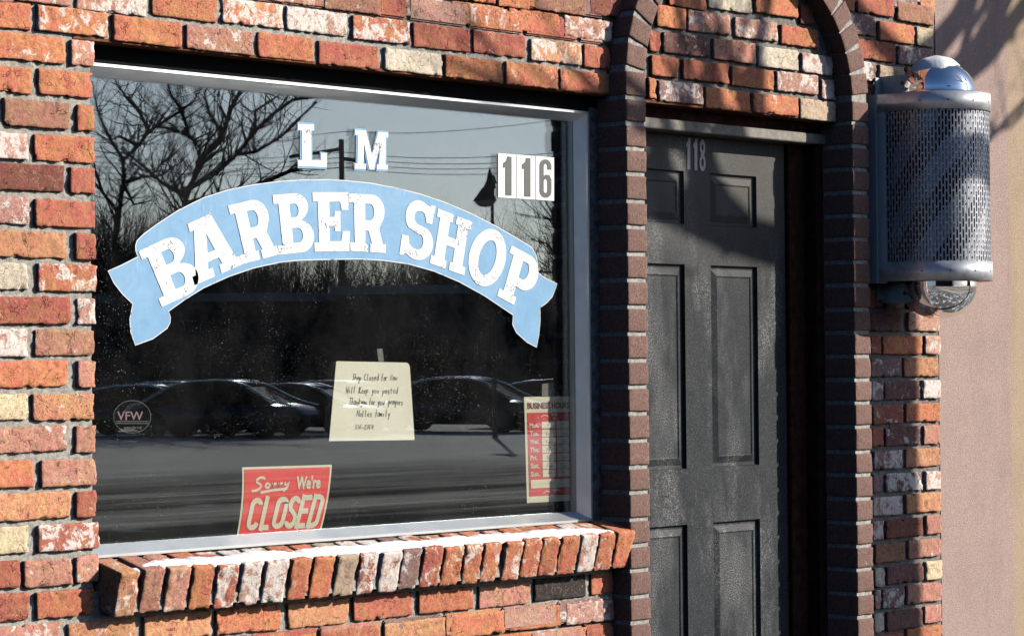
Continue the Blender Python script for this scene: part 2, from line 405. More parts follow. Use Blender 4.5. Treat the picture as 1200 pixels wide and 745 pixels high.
# ------------------------------------------------------------------ bricks
def brick_mesh(L, H, D, seed, step=.0065, rnd=.0032, rough=1.0):
    """worn brick: front face centred at the origin in the xz plane, body towards +y"""
    rs = random.Random(seed)
    def axis(a, b, st, e=.0035):
        n = max(1, int(round((b - a - 2 * e) / st)))
        return [a] + [a + e + (b - a - 2 * e) * i / n for i in range(n + 1)] + [b]
    X = axis(-L / 2, L / 2, step); Z = axis(-H / 2, H / 2, step); Yv = [0, .0035, .009, .018, D]
    idx = {}; vs = []; fs = []
    def vid(x, y, z):
        k = (round(x, 6), round(y, 6), round(z, 6))
        if k not in idx: idx[k] = len(vs); vs.append((x, y, z))
        return idx[k]
    for i in range(len(X) - 1):
        for j in range(len(Z) - 1):
            fs.append((vid(X[i], 0, Z[j]), vid(X[i + 1], 0, Z[j]), vid(X[i + 1], 0, Z[j + 1]), vid(X[i], 0, Z[j + 1])))
    for k in range(len(Yv) - 1):
        for i in range(len(X) - 1):
            fs.append((vid(X[i], Yv[k], Z[-1]), vid(X[i + 1], Yv[k], Z[-1]), vid(X[i + 1], Yv[k + 1], Z[-1]), vid(X[i], Yv[k + 1], Z[-1])))
            fs.append((vid(X[i], Yv[k + 1], Z[0]), vid(X[i + 1], Yv[k + 1], Z[0]), vid(X[i + 1], Yv[k], Z[0]), vid(X[i], Yv[k], Z[0])))
        for j in range(len(Z) - 1):
            fs.append((vid(X[0], Yv[k + 1], Z[j]), vid(X[0], Yv[k], Z[j]), vid(X[0], Yv[k], Z[j + 1]), vid(X[0], Yv[k + 1], Z[j + 1])))
            fs.append((vid(X[-1], Yv[k], Z[j]), vid(X[-1], Yv[k + 1], Z[j]), vid(X[-1], Yv[k + 1], Z[j + 1]), vid(X[-1], Yv[k], Z[j + 1])))
    off = Vector((rs.uniform(-50, 50), rs.uniform(-50, 50), rs.uniform(-50, 50)))
    out = []
    for (x, y, z) in vs:
        p = Vector((x, y, z))
        # round the arrises, unevenly
        r = rnd * (.55 + .9 * abs(noise.noise(p * 30 + off)) * 2)
        q = Vector((max(-L / 2 + r, min(L / 2 - r, x)), max(r, y), max(-H / 2 + r, min(H / 2 - r, z))))
        d = p - q
        if d.length > 1e-6:
            nrm = d.normalized(); p = q + nrm * min(d.length, r)
            edge = 1.0 if sum(abs(c) > 1e-5 for c in d) > 1 else .35
        else: nrm = Vector((0, -1, 0)); edge = .35
        a = noise.noise(p * 38 + off); b_ = noise.noise(p * 110 + off); c_ = noise.noise(p * 16 - off)
        disp = (.0015 * a + .0018 * b_) * edge * 1.6 + .0010 * c_
        chip = max(0, noise.noise(p * 52 - off) - .30) * .022 * edge
        p = p + nrm * (disp - chip) * rough
        out.append(p)
    return out, fs

PAL = {'o': (.60, .215, .105), 'r': (.47, .145, .088), 'l': (.64, .30, .155), 'p': (.56, .265, .185), 'd': (.25, .080, .055),
       'm': (.21, .095, .080), 'c': (.66, .58, .45), 't': (.56, .44, .31), 'y': (.70, .57, .37), 'k': (.018, .018, .02),
       'v': (.31, .185, .165), 'b': (.42, .205, .13), 'w': (.56, .31, .24)}
seedc = [100]
def put_brick(parent, cx, cz, L, H, D, col, wht, Y=0.0, mat='brick', rot=0.0, tiltx=0.0, name='brick', rough=1.0, rnd=.0032, step=.0062):
    seedc[0] += 1; rs = random.Random(seedc[0])
    vs, fs = brick_mesh(L, H, D, seedc[0], rough=rough, rnd=rnd, step=step)
    me = bpy.data.meshes.new(name); me.from_pydata([tuple(v) for v in vs], [], fs); me.update()
    for p in me.polygons: p.use_smooth = True
    me.materials.append(M[mat])
    o = bpy.data.objects.new(name, me); COL.objects.link(o); o.parent = parent
    o.location = PINV(parent) @ Vector((cx, Y + rs.uniform(-.0025, .0012) * rough, cz))
    o.rotation_euler = (tiltx, rot + rs.uniform(-.008, .008) * rough, rs.uniform(-.006, .006) * rough)
    j = rs.uniform(.88, 1.12)
    o.color = (min(1, col[0] * j), min(1, col[1] * j), min(1, col[2] * j), wht)
    return o

wall = empty('brick_wall', (xJamb, 0, zSW), 'rough orange reclaimed brick wall around the shop window and the arched doorway', 'wall')
S = 2.98
OR = {'A': (0, 0), 'B': (300, 0), 'C': (600, 0), 'D': (900, 0), 'E': (0, 250), 'H': (900, 250), 'I': (0, 495), 'J': (300, 495), 'K': (600, 495), 'L': (900, 495)}
DATA = """
A -70 -62 50 -20 p5
A 55 -70 250 5 p6
A 265 -35 515 35 p7
A 530 -20 760 68 o1
A 775 -5 992 98 o8
A -60 5 110 98 o1
A 128 20 380 130 o6
A 392 55 635 165 o1
A 648 88 883 192 p5
B 5 116 205 214 o1
B 217 144 430 242 r2
B 448 168 652 264 c2
B 657 192 862 290 o1
B 870 216 1055 312 o4
C 168 248 345 325 o2
B 105 26 320 124 w9
B 335 60 540 150 o7
B 548 84 748 180 r2
B 758 108 945 202 r4
B 958 134 1140 230 l7
C 248 163 343 238 r1
B 40 -70 210 12 w5
B 235 -42 435 42 b4
B 455 -22 660 64 b6
B 680 5 870 98 l4
B 882 30 1060 122 o3
C 180 58 350 145 p7
B 250 -100 450 -20 o1
B 660 -72 840 2 o3
C -50 -40 62 18 o1
C 75 -35 258 48 b4
C 270 -20 392 62 d2
A -20 112 230 222 o5
A 245 143 332 230 p6
A -60 230 115 324 o2
A 132 240 325 342 o1
A 10 346 246 450 b2
A 266 368 330 458 o1
A -60 462 98 554 w8
A 118 472 335 568 o2
A -40 573 228 665 d1
A 243 586 333 676 r1
A -60 690 105 775 w6
A 120 698 333 795 r1
E -40 60 236 156 l2
E 260 70 335 162 r1
E -60 172 100 266 c2
E 130 178 341 272 o6
E -40 293 246 384 r3
E 268 296 338 386 w7
E -60 406 98 496 w8
E 120 406 333 496 b4
E -40 518 240 604 o2
E 268 516 333 606 p2
E -60 628 102 722 y1
E 112 628 330 724 l4
I -40 12 236 106 p5
I 262 12 336 104 p2
I -60 135 118 224 o4
I 140 130 336 220 p4
I -60 243 248 342 l2
I 262 240 338 330 r3
I -60 362 103 460 y1
I 128 352 347 446 r7
I -60 485 72 577 r2
I 80 478 252 572 p4
I 262 465 345 554 p5
I -60 600 105 692 r1
I 124 588 330 676 o2
I -60 712 215 798 p6
I 235 690 480 782 l5
I 498 665 740 755 l1
J -142 645 88 730 o2
J 110 620 325 712 l1
J 338 598 548 685 r2
J 565 576 758 662 o2
J 778 560 960 642 p3
K 78 540 262 614 k0
K 275 525 356 598 o2
J -95 745 95 825 o2
J 120 742 212 820 o3
J 222 712 432 795 r2
J 445 685 660 772 l2
J 675 660 870 748 o2
J 885 640 1066 722 o3
K 185 620 358 702 w6
K -120 745 70 812 o2
K 80 725 262 800 o1
K 272 712 358 790 r2
C 545 -35 680 20 o1
C 685 -40 838 46 c3
C 850 -28 1000 65 o1
C 505 22 608 100 o1
C 616 40 765 120 p6
C 778 62 928 145 w6
C 478 106 520 182 r3
C 528 116 690 198 m5
C 702 138 850 220 p3
C 860 160 1000 248 c3
C 485 194 582 272 o3
C 596 208 755 292 r2
C 768 230 916 316 o1
C 475 275 503 342 o2
C 512 282 668 364 v7
C 675 310 832 388 o2
C 840 325 1000 408 o4
D 45 90 178 168 o1
D 118 188 225 262 w8
D 30 250 178 330 w6
D 186 278 236 348 w7
D 112 345 238 426 t2
D 112 18 160 86 d1
D 245 -30 300 38 o1
D 312 -25 440 62 r3
D 450 10 578 86 b2
D 515 -50 578 12 c2
D 275 50 377 124 v6
D 387 80 512 150 o2
D 520 95 578 165 t2
D 305 140 445 215 r2
D 455 165 572 232 v6
D 325 215 378 284 v8
D 388 230 475 298 t3
D 482 238 572 305 r3
D 340 298 455 362 d2
D 465 312 572 378 o2
H 330 262 396 332 r2
H 412 268 480 334 t3
H 490 268 602 336 o3
H 358 346 468 412 m3
H 490 345 602 414 w5
H 358 430 395 487 r4
H 402 428 540 492 o4
H 548 430 603 488 w7
H 358 505 466 569 v5
H 475 503 597 570 l4
H 362 588 404 652 v7
H 408 585 532 650 m4
H 540 582 603 645 w9
H 368 668 474 737 r5
H 482 665 602 724 o3
L 362 22 404 80 r2
L 412 14 534 80 m5
L 545 10 604 75 p4
L 368 97 469 164 v7
L 482 89 604 154 l4
L 366 182 400 242 v3
L 412 174 540 240 m8
L 550 168 604 234 w8
L 366 257 470 326 w8
L 482 246 606 312 l2
L 366 345 406 406 w8
L 412 334 542 402 d1
L 552 325 606 384 p3
L 372 420 478 488 b2
L 490 404 607 472 p4
L 372 508 408 574 c4
L 415 494 544 562 m3
L 550 482 609 548 y1
L 372 588 396 646 w6
L 400 580 476 646 v7
L 485 562 607 628 p4
L 372 665 408 732 c4
L 415 652 542 722 m3
L 548 637 608 698 p4
L 372 740 476 806 r4
L 485 712 608 780 o2
"""
for ln in DATA.strip().splitlines():
    k, x0, y0, x1, y1, cw = ln.split()
    ox, oy = OR[k]; x0, y0, x1, y1 = (ox + float(x0) / S, oy + float(y0) / S, ox + float(x1) / S, oy + float(y1) / S)
    a = P(x0, (y0 + y1) / 2); b = P(x1, (y0 + y1) / 2); c = P((x0 + x1) / 2, (y0 + y1) / 2)
    L_ = max(.022, b.x - a.x - .004)
    put_brick(wall, (a.x + b.x) / 2 + .001, c.z, L_, .0565 + random.uniform(-.0022, .0022), .055, PAL[cw[0]], int(cw[1]) / 9.0)

# filler bricks just outside the photograph and behind the barber pole: one joined part
def filler(regions, name='outer_brickwork'):
    vs = []; fs = []; cols = []
    for (xa, xb, za, zb, zref) in regions:
        k0 = math.floor((za - zref) / .0692)
        z = zref + k0 * .0692; row = k0
        while z < zb:
            x = xa - (.105 if row % 2 else 0)
            while x < xb:
                a = max(x, xa); b = min(x + .203, xb)
                if b - a > .03 and z >= za - .001 and z + .057 <= zb + .03:
                    vv = [(a + (0 if i < 4 else b - a), y, z + h) for i, (y, h) in enumerate([(.001, .004), (.001, .052), (.05, 0), (.05, .057)] * 2)]
                    bmv = MB().box(a, b, .0, .05, z, z + .057, bev=.004)
                    n = len(vs); vs += bmv.v; fs += [tuple(i + n for i in f) for f in bmv.f]
                    cc = PAL[random.choice('oorrlpbwv')]; cols += [cc + (random.random() * .7,)] * len(bmv.v)
                x += .2125
            z += .0692; row += 1
    o = mesh(name, vs, fs, wall, M['brickfar']); o['kind'] = 'stuff'
    at = o.data.color_attributes.new('col', 'FLOAT_COLOR', 'POINT')
    for i, c in enumerate(cols): at.data[i].color = c
    return o
zTop = P(0, -22).z; zBotL = P(0, 772).z
# ---- mortar bed: rough sheets behind the bricks
def rough_sheet(name, rects, Y, mat, parent, step=.007, amp=.0030, kindless=True):
    vs = []; fs = []
    for (xa, xb, za, zb) in rects:
        nx = max(1, int((xb - xa) / step)); nz = max(1, int((zb - za) / step)); n0 = len(vs)
        for j in range(nz + 1):
            for i in range(nx + 1):
                x = xa + (xb - xa) * i / nx; z = za + (zb - za) * j / nz
                p = Vector((x, 0, z))
                vs.append((x, Y + amp * noise.noise(p * 45) + amp * .6 * noise.noise(p * 120), z))
        for j in range(nz):
            for i in range(nx):
                a = n0 + j * (nx + 1) + i; fs.append((a, a + 1, a + nx + 2, a + nx + 1))
    return mesh(name, vs, fs, parent, M[mat], True)
zHead = (P(170, 52).z + P(686, 107).z) / 2          # underside of the bricks over the window
zSill = P(400, 668, 0).z                            # wall top under the sill
zDH = P(853, 128, 0).z                              # underside of bricks over door
rough_sheet('mortar', [(P(-60, 400).x, xJamb - .004, P(0, 800).z, zHead), (P(-60, 400).x, xWallL - .006, zHead, P(0, -60).z),
                       (xJamb - .004, xWallL - .004, P(0, 800).z, zSill)], .0082, 'mortar', wall)
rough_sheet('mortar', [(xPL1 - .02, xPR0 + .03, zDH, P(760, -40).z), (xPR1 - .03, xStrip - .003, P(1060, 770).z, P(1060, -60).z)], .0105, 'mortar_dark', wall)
xFarL = P(0, 400).x - 2.2
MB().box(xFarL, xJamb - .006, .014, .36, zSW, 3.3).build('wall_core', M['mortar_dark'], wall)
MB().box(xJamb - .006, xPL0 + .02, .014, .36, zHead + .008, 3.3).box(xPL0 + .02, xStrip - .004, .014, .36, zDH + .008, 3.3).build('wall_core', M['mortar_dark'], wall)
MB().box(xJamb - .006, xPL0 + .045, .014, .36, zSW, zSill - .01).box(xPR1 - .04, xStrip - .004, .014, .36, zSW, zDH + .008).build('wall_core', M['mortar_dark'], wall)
filler([(xFarL, P(-18, 400).x, zSW, 3.25, P(75, 75.5).z), (P(-18, 400).x, xWallL - .01, P(0, -22).z + .03, 3.25, P(0, -22).z + .03),
        (P(-18, 400).x, xWallL - .01, zSW, P(0, 772).z - .02, P(75, 75.5).z),
        (P(1030, 300).x, xStrip - .01, P(1060, 330).z, P(1085, 128).z, P(1060, 330).z + .006),
        (xWallL - .012, xStrip - .01, P(760, -34).z, 3.25, P(75, 75.5).z),
        (xPR1, xStrip - .01, zSW, P(1060, 765).z - .02, P(1085, 388).z)])
# rusty steel lintels
MB().box(xJamb - .05, xWallL + .01, .006, FR + .045, zHead - .004, zHead + .003).build('lintel', M['rust'], wall)
MB().box(xPL1 - .01, xPR0 + .01, .006, FR + .045, zDH - .004, zDH + .003).build('lintel', M['rust'], wall)

# ---- arched brick surround (two pilasters and the ring)
arch = empty('brick_arch', ((xPL1 + xPR0) / 2, PF, zSW), 'dark brown wirecut brick surround rising into an arch over the recessed black door', 'arch')
jL = [82.2, 115, 145.3, 174.5, 204, 236, 266.1, 297.7, 328.2, 359.4, 390.9, 422.1, 453, 484.2, 515.8, 547, 576.5, 608, 638.3, 667.8, 698.7, 728.9, 760, 791]
jR = [118, 145, 172, 199, 226, 253, 280.2, 307, 333.9, 362.4, 389.3, 417, 444.6, 471.5, 499.5, 529, 556, 584, 611.8, 639.3, 666.8, 695.3, 722.5, 750, 777]
wL, wR = xPL1 - xPL0, xPR1 - xPR0
BC = (.205, .112, .084)
for (js, cxp, x0, wd) in ((jL, 748, xPL0, wL), (jR, 1012, xPR0, wR)):
    for i in range(len(js) - 1):
        za = P(cxp, js[i + 1], PF).z; zb = P(cxp, js[i], PF).z
        put_brick(arch, x0 + wd / 2, (za + zb) / 2, wd, zb - za - .0115, .125, BC, random.choice((0, 0, .3, 1)), Y=PF, mat='face_brick', rough=.28, rnd=.0025, step=.012)
zArchL = P(748, jL[0], PF).z
zMort0 = zSW
for (x0, wd) in ((xPL0, wL), (xPR0, wR)):
    MB().box(x0 + .003, x0 + wd - .003, PF + .0055, DR + .05, zMort0, zArchL + .02).build('mortar', M['mortar_pale'], arch)
# lower bricks below the frame, joined
mb = MB()
for (cxp, js, x0, wd) in ((748, jL, xPL0, wL), (1012, jR, xPR0, wR)):
    z = P(cxp, js[-1], PF).z - .006
    while z - .055 > zSW:
        mb.box(x0, x0 + wd, PF, PF + .12, z - .058, z, bev=.002); z -= .0695
lowb = mb.build('lower_brick', M['face_brick'], arch); lowb['kind'] = 'stuff'; lowb.color = BC + (0,)
# ring: three-centred arch, tight haunches and a flatter crown
acx = (xPL1 + xPR0) / 2; aw = (wL + wR) / 2; half = (xPR0 - xPL1) / 2 + aw / 2; zSp = P(748, jL[0], PF).z - .024
R1_ = 16 * IN; A1 = R(50); R2_ = (half - R1_ * (1 - math.cos(A1))) / math.cos(A1)
S1 = R1_ * A1; S2 = R2_ * (math.pi / 2 - A1)
def archpt(s_, off=0.0):
    """s_: length from the left spring; returns x, z, rotation"""
    tot = 2 * (S1 + S2); mir = s_ > tot / 2
    if mir: s_ = tot - s_
    if s_ <= 0: x, z, th = 0, s_, 0
    elif s_ <= S1: th = s_ / R1_; x = R1_ * (1 - math.cos(th)); z = R1_ * math.sin(th)
    else:
        th = A1 + (s_ - S1) / R2_; x = R1_ * (1 - math.cos(A1)) + R2_ * (math.cos(A1) - math.cos(th)); z = R1_ * math.sin(A1) + R2_ * (math.sin(th) - math.sin(A1))
    x += -off * math.cos(th); z += off * math.sin(th)
    if mir: return acx + half - x, zSp + z, math.pi - th
    return acx - half + x, zSp + z, th
Larch = 2 * (S1 + S2); s_beg = zArchL - zSp + .001; nar = round((Larch - 2 * s_beg) / .071); pa_ = (Larch - 2 * s_beg) / nar
for i in range(nar):
    cx, cz, th = archpt(s_beg + pa_ * (i + .5))
    put_brick(arch, cx, cz, aw, pa_ - .0115, .11, BC, random.choice((0, .3, .6)), Y=PF, mat='face_brick', rot=th, rough=.28, rnd=.0025, step=.012)
vs = []; fs = []
nseg = 80
for i in range(nseg + 1):
    s_ = -.02 + (Larch + .04) * i / nseg
    for off in (-aw / 2 + .004, aw / 2 - .004):
        x, z, th = archpt(s_, off)
        for yy in (PF + .0045, .03): vs.append((x, yy, z))
for i in range(nseg):
    a = i * 4; b = a + 4
    for (p, q) in ((0, 2), (2, 3), (3, 1), (1, 0)): fs.append((a + p, a + q, b + q, b + p))
mesh('arch_mortar', vs, fs, arch, M['mortar_pale'])

# ---- brick sill
sill = empty('window_sill', (P(430, 690, SF).x, SF, P(430, 690, SF).z), 'projecting sill of upright orange bricks below the shop window', 'window sill')
SD = """I 408 528 478 672 l5
I 495 515 566 662 p3
I 580 510 656 656 p5
I 668 505 742 650 o1
I 755 500 826 646 r7
I 840 492 910 638 w8
J 28 484 105 630 w9
J 117 477 186 620 o4
J 193 474 266 612 o3
J 279 470 351 602 t2
J 360 462 420 596 r8
J 433 454 501 594 w9
J 507 444 571 582 v5
J 580 438 646 572 r6
J 655 438 719 570 o6
J 727 430 786 562 o6
J 793 424 851 554 o6
J 866 420 925 550 o6
K 35 410 98 540 o5
K 100 402 160 536 o5
K 167 398 229 530 o2
K 236 393 292 522 w8
K 299 388 355 517 o5
K 360 380 419 510 o1"""
sill_top = None
for ln in SD.splitlines():
    k, x0, y0, x1, y1, cw = ln.split(); ox, oy = OR[k]
    x0, y0, x1, y1 = (ox + float(x0) / S, oy + float(y0) / S, ox + float(x1) / S, oy + float(y1) / S)
    a = P(x0, (y0 + y1) / 2, SF); b = P(x1, (y0 + y1) / 2, SF); hh = P((x0 + x1) / 2, y0, SF).z - P((x0 + x1) / 2, y1, SF).z
    put_brick(sill, (a.x + b.x) / 2, (a.z + b.z) / 2, b.x - a.x + .001, .100, .100, PAL[cw[0]], int(cw[1]) / 9.0, Y=SF, tiltx=R(15), rnd=.0055, rough=.9)
    if sill_top is None: sill_x0 = a.x; sill_z0 = (a.z + b.z) / 2; sill_top = 1
sill_x1 = b.x; sill_z1 = (a.z + b.z) / 2
sz = (sill_z0 + sill_z1) / 2
mbs = MB().prism([(SF + .012, -.040), (SF + .010, .044), (FR + .03, .074), (FR + .03, -.03)], sill_x0 + .004, sill_x1 - .004, lambda u, v, t: (t, u, sill_z0 + v + (sill_z1 - sill_z0) * (t - sill_x0) / (sill_x1 - sill_x0)))
mbs.build('mortar', M['mortar'], sill)
# snow lying on the outer half of the sill
def snow_strip():
    vs = []; fs = []; n = 240; k = 9
    xa = P(150, 668, SF).x; xb = P(733, 625, SF).x
    for i in range(n + 1):
        t = i / n; x = xa + (xb - xa) * t
        zz = sill_z0 + (sill_z1 - sill_z0) * (x - sill_x0) / (sill_x1 - sill_x0) + .0475
        endf = min(1, t * 14 + .12, (1 - t) * 10 + .1)
        h = (.014 + .006 * noise.noise(Vector((x * 9, 3, 0))) + .004 * noise.noise(Vector((x * 30, 1, 0)))) * endf
        wd = (.046 + .012 * noise.noise(Vector((x * 7, 9, 0))) + .006 * noise.noise(Vector((x * 40, 4, 0)))) * (.4 + .6 * endf)
        yf = SF - .001 + .004 * noise.noise(Vector((x * 35, 7, 0)))
        for j in range(k + 1):
            a = math.pi * j / k
            yy = yf + wd * (1 - math.cos(a)) / 2; sl = math.tan(R(15)) * (yy - SF)
            lump = 1 + .25 * noise.noise(Vector((x * 60, yy * 60, 2)))
            vs.append((x, yy, zz + sl - .003 + h * (math.sin(a) ** .7 if 0 < j < k else 0) * lump))
    for i in range(n):
        for j in range(k):
            a = i * (k + 1) + j; fs.append((a, a + k + 1, a + k + 2, a + 1))
    o = mesh('snow', vs, fs, None, M['snow'], True)
    tag(o, 'thin strip of white snow lying along the brick sill below the window', 'snow'); return o
snow_strip()

# ------------------------------------------------------------------ shop window
win = empty('shop_window', (P(400, 400, FR).x, FR, zSill), 'large shop display window in a silver aluminium frame reflecting sky and bare trees', 'window')
wz1 = (P(112, 73, FR).z + P(674, 129, FR).z) / 2; wz0 = (P(116, 653, FR).z + P(680, 613, FR).z) / 2
wx0 = P(100, 380, FR).x; wx1 = P(693, 380, FR).x
lipw = .0085; bev = .018
def member(corner_pairs, nm='frame_rail'):
    """corner_pairs: section points at both mitred ends"""
    a, b = corner_pairs; n = len(a); m = MB()
    m.add(a + b, [tuple(range(n)), tuple(range(2 * n - 1, n - 1, -1))] + [(i, n + i, n + (i + 1) % n, (i + 1) % n) for i in range(n)])
    return m.build(nm, M['alu'], win)
def sect(o):  # (offset towards the glass, y)
    return [(0, FR + .004), (.0015, FR), (lipw - .001, FR), (lipw, FR + .0015), (lipw + .001, FR + .006), (lipw + bev, GL - .001), (lipw + bev, GL + .02), (0, GL + .02)]
s_ = sect(0)
member(([(wx0 + o, y, wz1 - o) for o, y in s_], [(wx1 - o, y, wz1 - o) for o, y in s_]))
member(([(wx0 + o, y, wz0 + o) for o, y in s_], [(wx1 - o, y, wz0 + o) for o, y in s_]))
member(([(wx1 - o, y, wz0 + o) for o, y in s_], [(wx1 - o, y, wz1 - o) for o, y in s_]))
member(([(wx0 + o, y, wz0 + o) for o, y in s_], [(wx0 + o, y, wz1 - o) for o, y in s_]))
gx0, gx1, gz0, gz1 = wx0 + .01, wx1 - .012, wz0 + .01, wz1 - .01
MB().box(gx0, gx1, GL, GL + .0015, gz0, gz1).build('glass_pane', M['glass'], win)
MB().box(gx0, gx1, GL + .011, GL + .0125, gz0, gz1).build('glass_pane', M['glass2'], win)
# caulk bead between frame and pilaster
vs = []; fs = []; n = 160
for i in range(n + 1):
    z = wz0 - .01 + (wz1 - wz0 + .02) * i / n
    a = .004 * noise.noise(Vector((z * 60, 0, 0))) + .003 * noise.noise(Vector((z * 200, 0, 0)))
    vs += [(wx1 - .001, FR + .003, z), (wx1 + .006 + a, FR - .002 + a, z), (xPL0 + .002, FR + .004 + a, z)]
for i in range(n):
    a = i * 3; fs += [(a, a + 1, a + 4, a + 3), (a + 1, a + 2, a + 5, a + 4)]
mesh('caulk_bead', vs, fs, win, M['caulk'], True)
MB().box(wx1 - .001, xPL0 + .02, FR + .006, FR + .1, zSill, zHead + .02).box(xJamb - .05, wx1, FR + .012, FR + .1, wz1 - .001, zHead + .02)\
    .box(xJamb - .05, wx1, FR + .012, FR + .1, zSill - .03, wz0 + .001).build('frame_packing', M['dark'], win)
# dark shop room behind
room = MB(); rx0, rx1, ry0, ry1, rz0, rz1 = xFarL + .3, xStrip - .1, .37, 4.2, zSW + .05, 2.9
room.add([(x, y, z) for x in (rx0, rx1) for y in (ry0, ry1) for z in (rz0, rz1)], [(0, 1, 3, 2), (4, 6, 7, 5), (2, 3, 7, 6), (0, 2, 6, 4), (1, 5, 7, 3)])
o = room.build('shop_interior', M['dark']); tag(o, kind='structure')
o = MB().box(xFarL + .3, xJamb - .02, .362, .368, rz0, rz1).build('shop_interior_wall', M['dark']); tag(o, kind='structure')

# ------------------------------------------------------------------ flat lettering helpers
def lay_curve(name, loops, fn, mat, parent, Y, thick=.0004):
    """loops: closed 2-D outlines (holes by even-odd), fn(u,v)->(x,z) world"""
    cu = bpy.data.curves.new(name, 'CURVE'); cu.dimensions = '2D'; cu.fill_mode = 'BOTH'; cu.extrude = thick
    for lp in loops:
        sp = cu.splines.new('POLY'); sp.points.add(len(lp) - 1); sp.use_cyclic_u = True
        for i, (u, v) in enumerate(lp):
            x, z = fn(u, v); sp.points[i].co = (x, z, 0, 1)
    return curve_to_mesh(name, cu, mat, parent, Y)
def curve_to_mesh(name, cu, mat, parent, Y, fn=None):
    to = bpy.data.objects.new('tmp', cu); COL.objects.link(to)
    dg = bpy.context.evaluated_depsgraph_get(); dg.update()
    me = bpy.data.meshes.new_from_object(to.evaluated_get(dg)); bpy.data.objects.remove(to)
    for v in me.vertices:
        x, z, t = v.co
        if fn: x, z = fn(x, z)
        v.co = (x, Y + t, z)
    me.materials.clear(); me.name = name
    return link(name, me, parent, mat)
def quad(TL, TR, BR, BL, Y, org=(0, 0), s=1.0):
    """unit square -> world (x,z) through four pixel corners on plane Y"""
    c = [P(org[0] + p[0] / s, org[1] + p[1] / s, Y) for p in (TL, TR, BR, BL)]
    def fn(u, v):
        a = c[3] * (1 - u) + c[2] * u; b = c[0] * (1 - u) + c[1] * u; p = a * (1 - v) + b * v; return (p.x, p.z)
    return fn
def arc(cx, cy, rx, ry, a0, a1, n=8):
    return [(cx + rx * math.cos(R(a0 + (a1 - a0) * i / n)), cy + ry * math.sin(R(a0 + (a1 - a0) * i / n))) for i in range(n + 1)]
def ribbon(pts, w, taper=False):
    """outline of a thick polyline in 2-D"""
    l = []; r = []; n = len(pts)
    for i in range(n):
        ax, ay = pts[max(0, i - 1)]; bx, by = pts[min(n - 1, i + 1)]
        d = math.hypot(bx - ax, by - ay) or 1; nx, ny = -(by - ay) / d, (bx - ax) / d
        ww = w / 2 * (.45 + .55 * math.sin(math.pi * (i + .5) / n)) if taper else w / 2
        l.append((pts[i][0] + nx * ww, pts[i][1] + ny * ww)); r.append((pts[i][0] - nx * ww, pts[i][1] - ny * ww))
    return l + r[::-1]
def ribbon_mesh(name, strokes, wd, fn, mat, parent, Y, closed=False):
    """strokes as joined quads"""
    vs = []; fs = []
    for si, pts in enumerate(strokes):
        Ys = Y - (si % 6) * .00006; pts = list(pts); q = [Vector(fn(*p)) for p in pts]; n = len(q); b0 = len(vs)
        for i in range(n):
            a = q[(i - 1) % n] if closed else q[max(0, i - 1)]; b = q[(i + 1) % n] if closed else q[min(n - 1, i + 1)]
            d = (b - a); d = d / (d.length or 1); nn = Vector((-d.y, d.x)) * wd / 2
            vs += [(q[i].x + nn.x, Ys, q[i].y + nn.y), (q[i].x - nn.x, Ys, q[i].y - nn.y)]
        for i in range(n if closed else n - 1):
            j = (i + 1) % n; fs.append((b0 + 2 * i, b0 + 2 * i + 1, b0 + 2 * j + 1, b0 + 2 * j))
    o = mesh(name, vs, fs, parent, mat)
    if name in ('handwriting', 'scroll_mark', 'rule', 'lettering'): o['kind'] = 'stuff'
    return o
def text(name, s, fn, mat, parent, Y, box, shear=0.0, bold=0.0, thick=.0002):
    """built-in font fitted to box=(u0,v0,u1,v1) of the unit square"""
    cu = bpy.data.curves.new(name, 'FONT'); cu.body = s; cu.shear = shear; cu.offset = bold; cu.extrude = thick; cu.resolution_u = 3
    to = bpy.data.objects.new('tmp', cu); COL.objects.link(to)
    dg = bpy.context.evaluated_depsgraph_get(); dg.update()
    me = bpy.data.meshes.new_from_object(to.evaluated_get(dg)); bpy.data.objects.remove(to)
    xs = [v.co.x for v in me.vertices]; ys = [v.co.y for v in me.vertices]
    x0, x1, y0, y1 = min(xs), max(xs), min(ys), max(ys)
    for v in me.vertices:
        u = box[0] + (v.co.x - x0) / (x1 - x0) * (box[2] - box[0]); w_ = box[1] + (v.co.y - y0) / (y1 - y0) * (box[3] - box[1])
        x, z = fn(u, w_); v.co = (x, Y + (v.co.z), z)
    me.materials.clear(); me.name = name
    return link(name, me, parent, mat)

G = {}
G['B'] = [[(0, 0), (.60, 0)] + arc(.62, .27, .38, .27, -90, 78, 12) + arc(.58, .77, .34, .23, -62, 90, 10) + [(0, 1), (0, .85), (.13, .85), (.13, .15), (0, .15)],
          [(.42, .17)] + arc(.58, .295, .12, .125, -90, 90, 8) + [(.42, .42)], [(.42, .60)] + arc(.55, .715, .10, .115, -90, 90, 8) + [(.42, .83)]]
G['A'] = [[(0, 0), (.43, 0), (.43, .15), (.34, .15), (.37, .27), (.60, .27), (.64, .15), (.57, .15), (.57, 0), (1, 0), (1, .15), (.93, .15), (.68, 1), (.18, 1), (.18, .86), (.27, .86), (.07, .15), (0, .15)],
          [(.41, .41), (.57, .41), (.49, .73)]]
G['R'] = [[(0, 0), (.50, 0), (.50, .15), (.43, .15), (.43, .37), (.52, .37), (.62, .15), (.57, .15), (.57, 0), (1.02, 0), (1.02, .15), (.93, .15), (.82, .42)] + arc(.60, .70, .36, .30, -42, 90, 12) + [(0, 1), (0, .85), (.13, .85), (.13, .15), (0, .15)],
          [(.43, .55)] + arc(.56, .695, .12, .145, -90, 90, 8) + [(.43, .84)]]
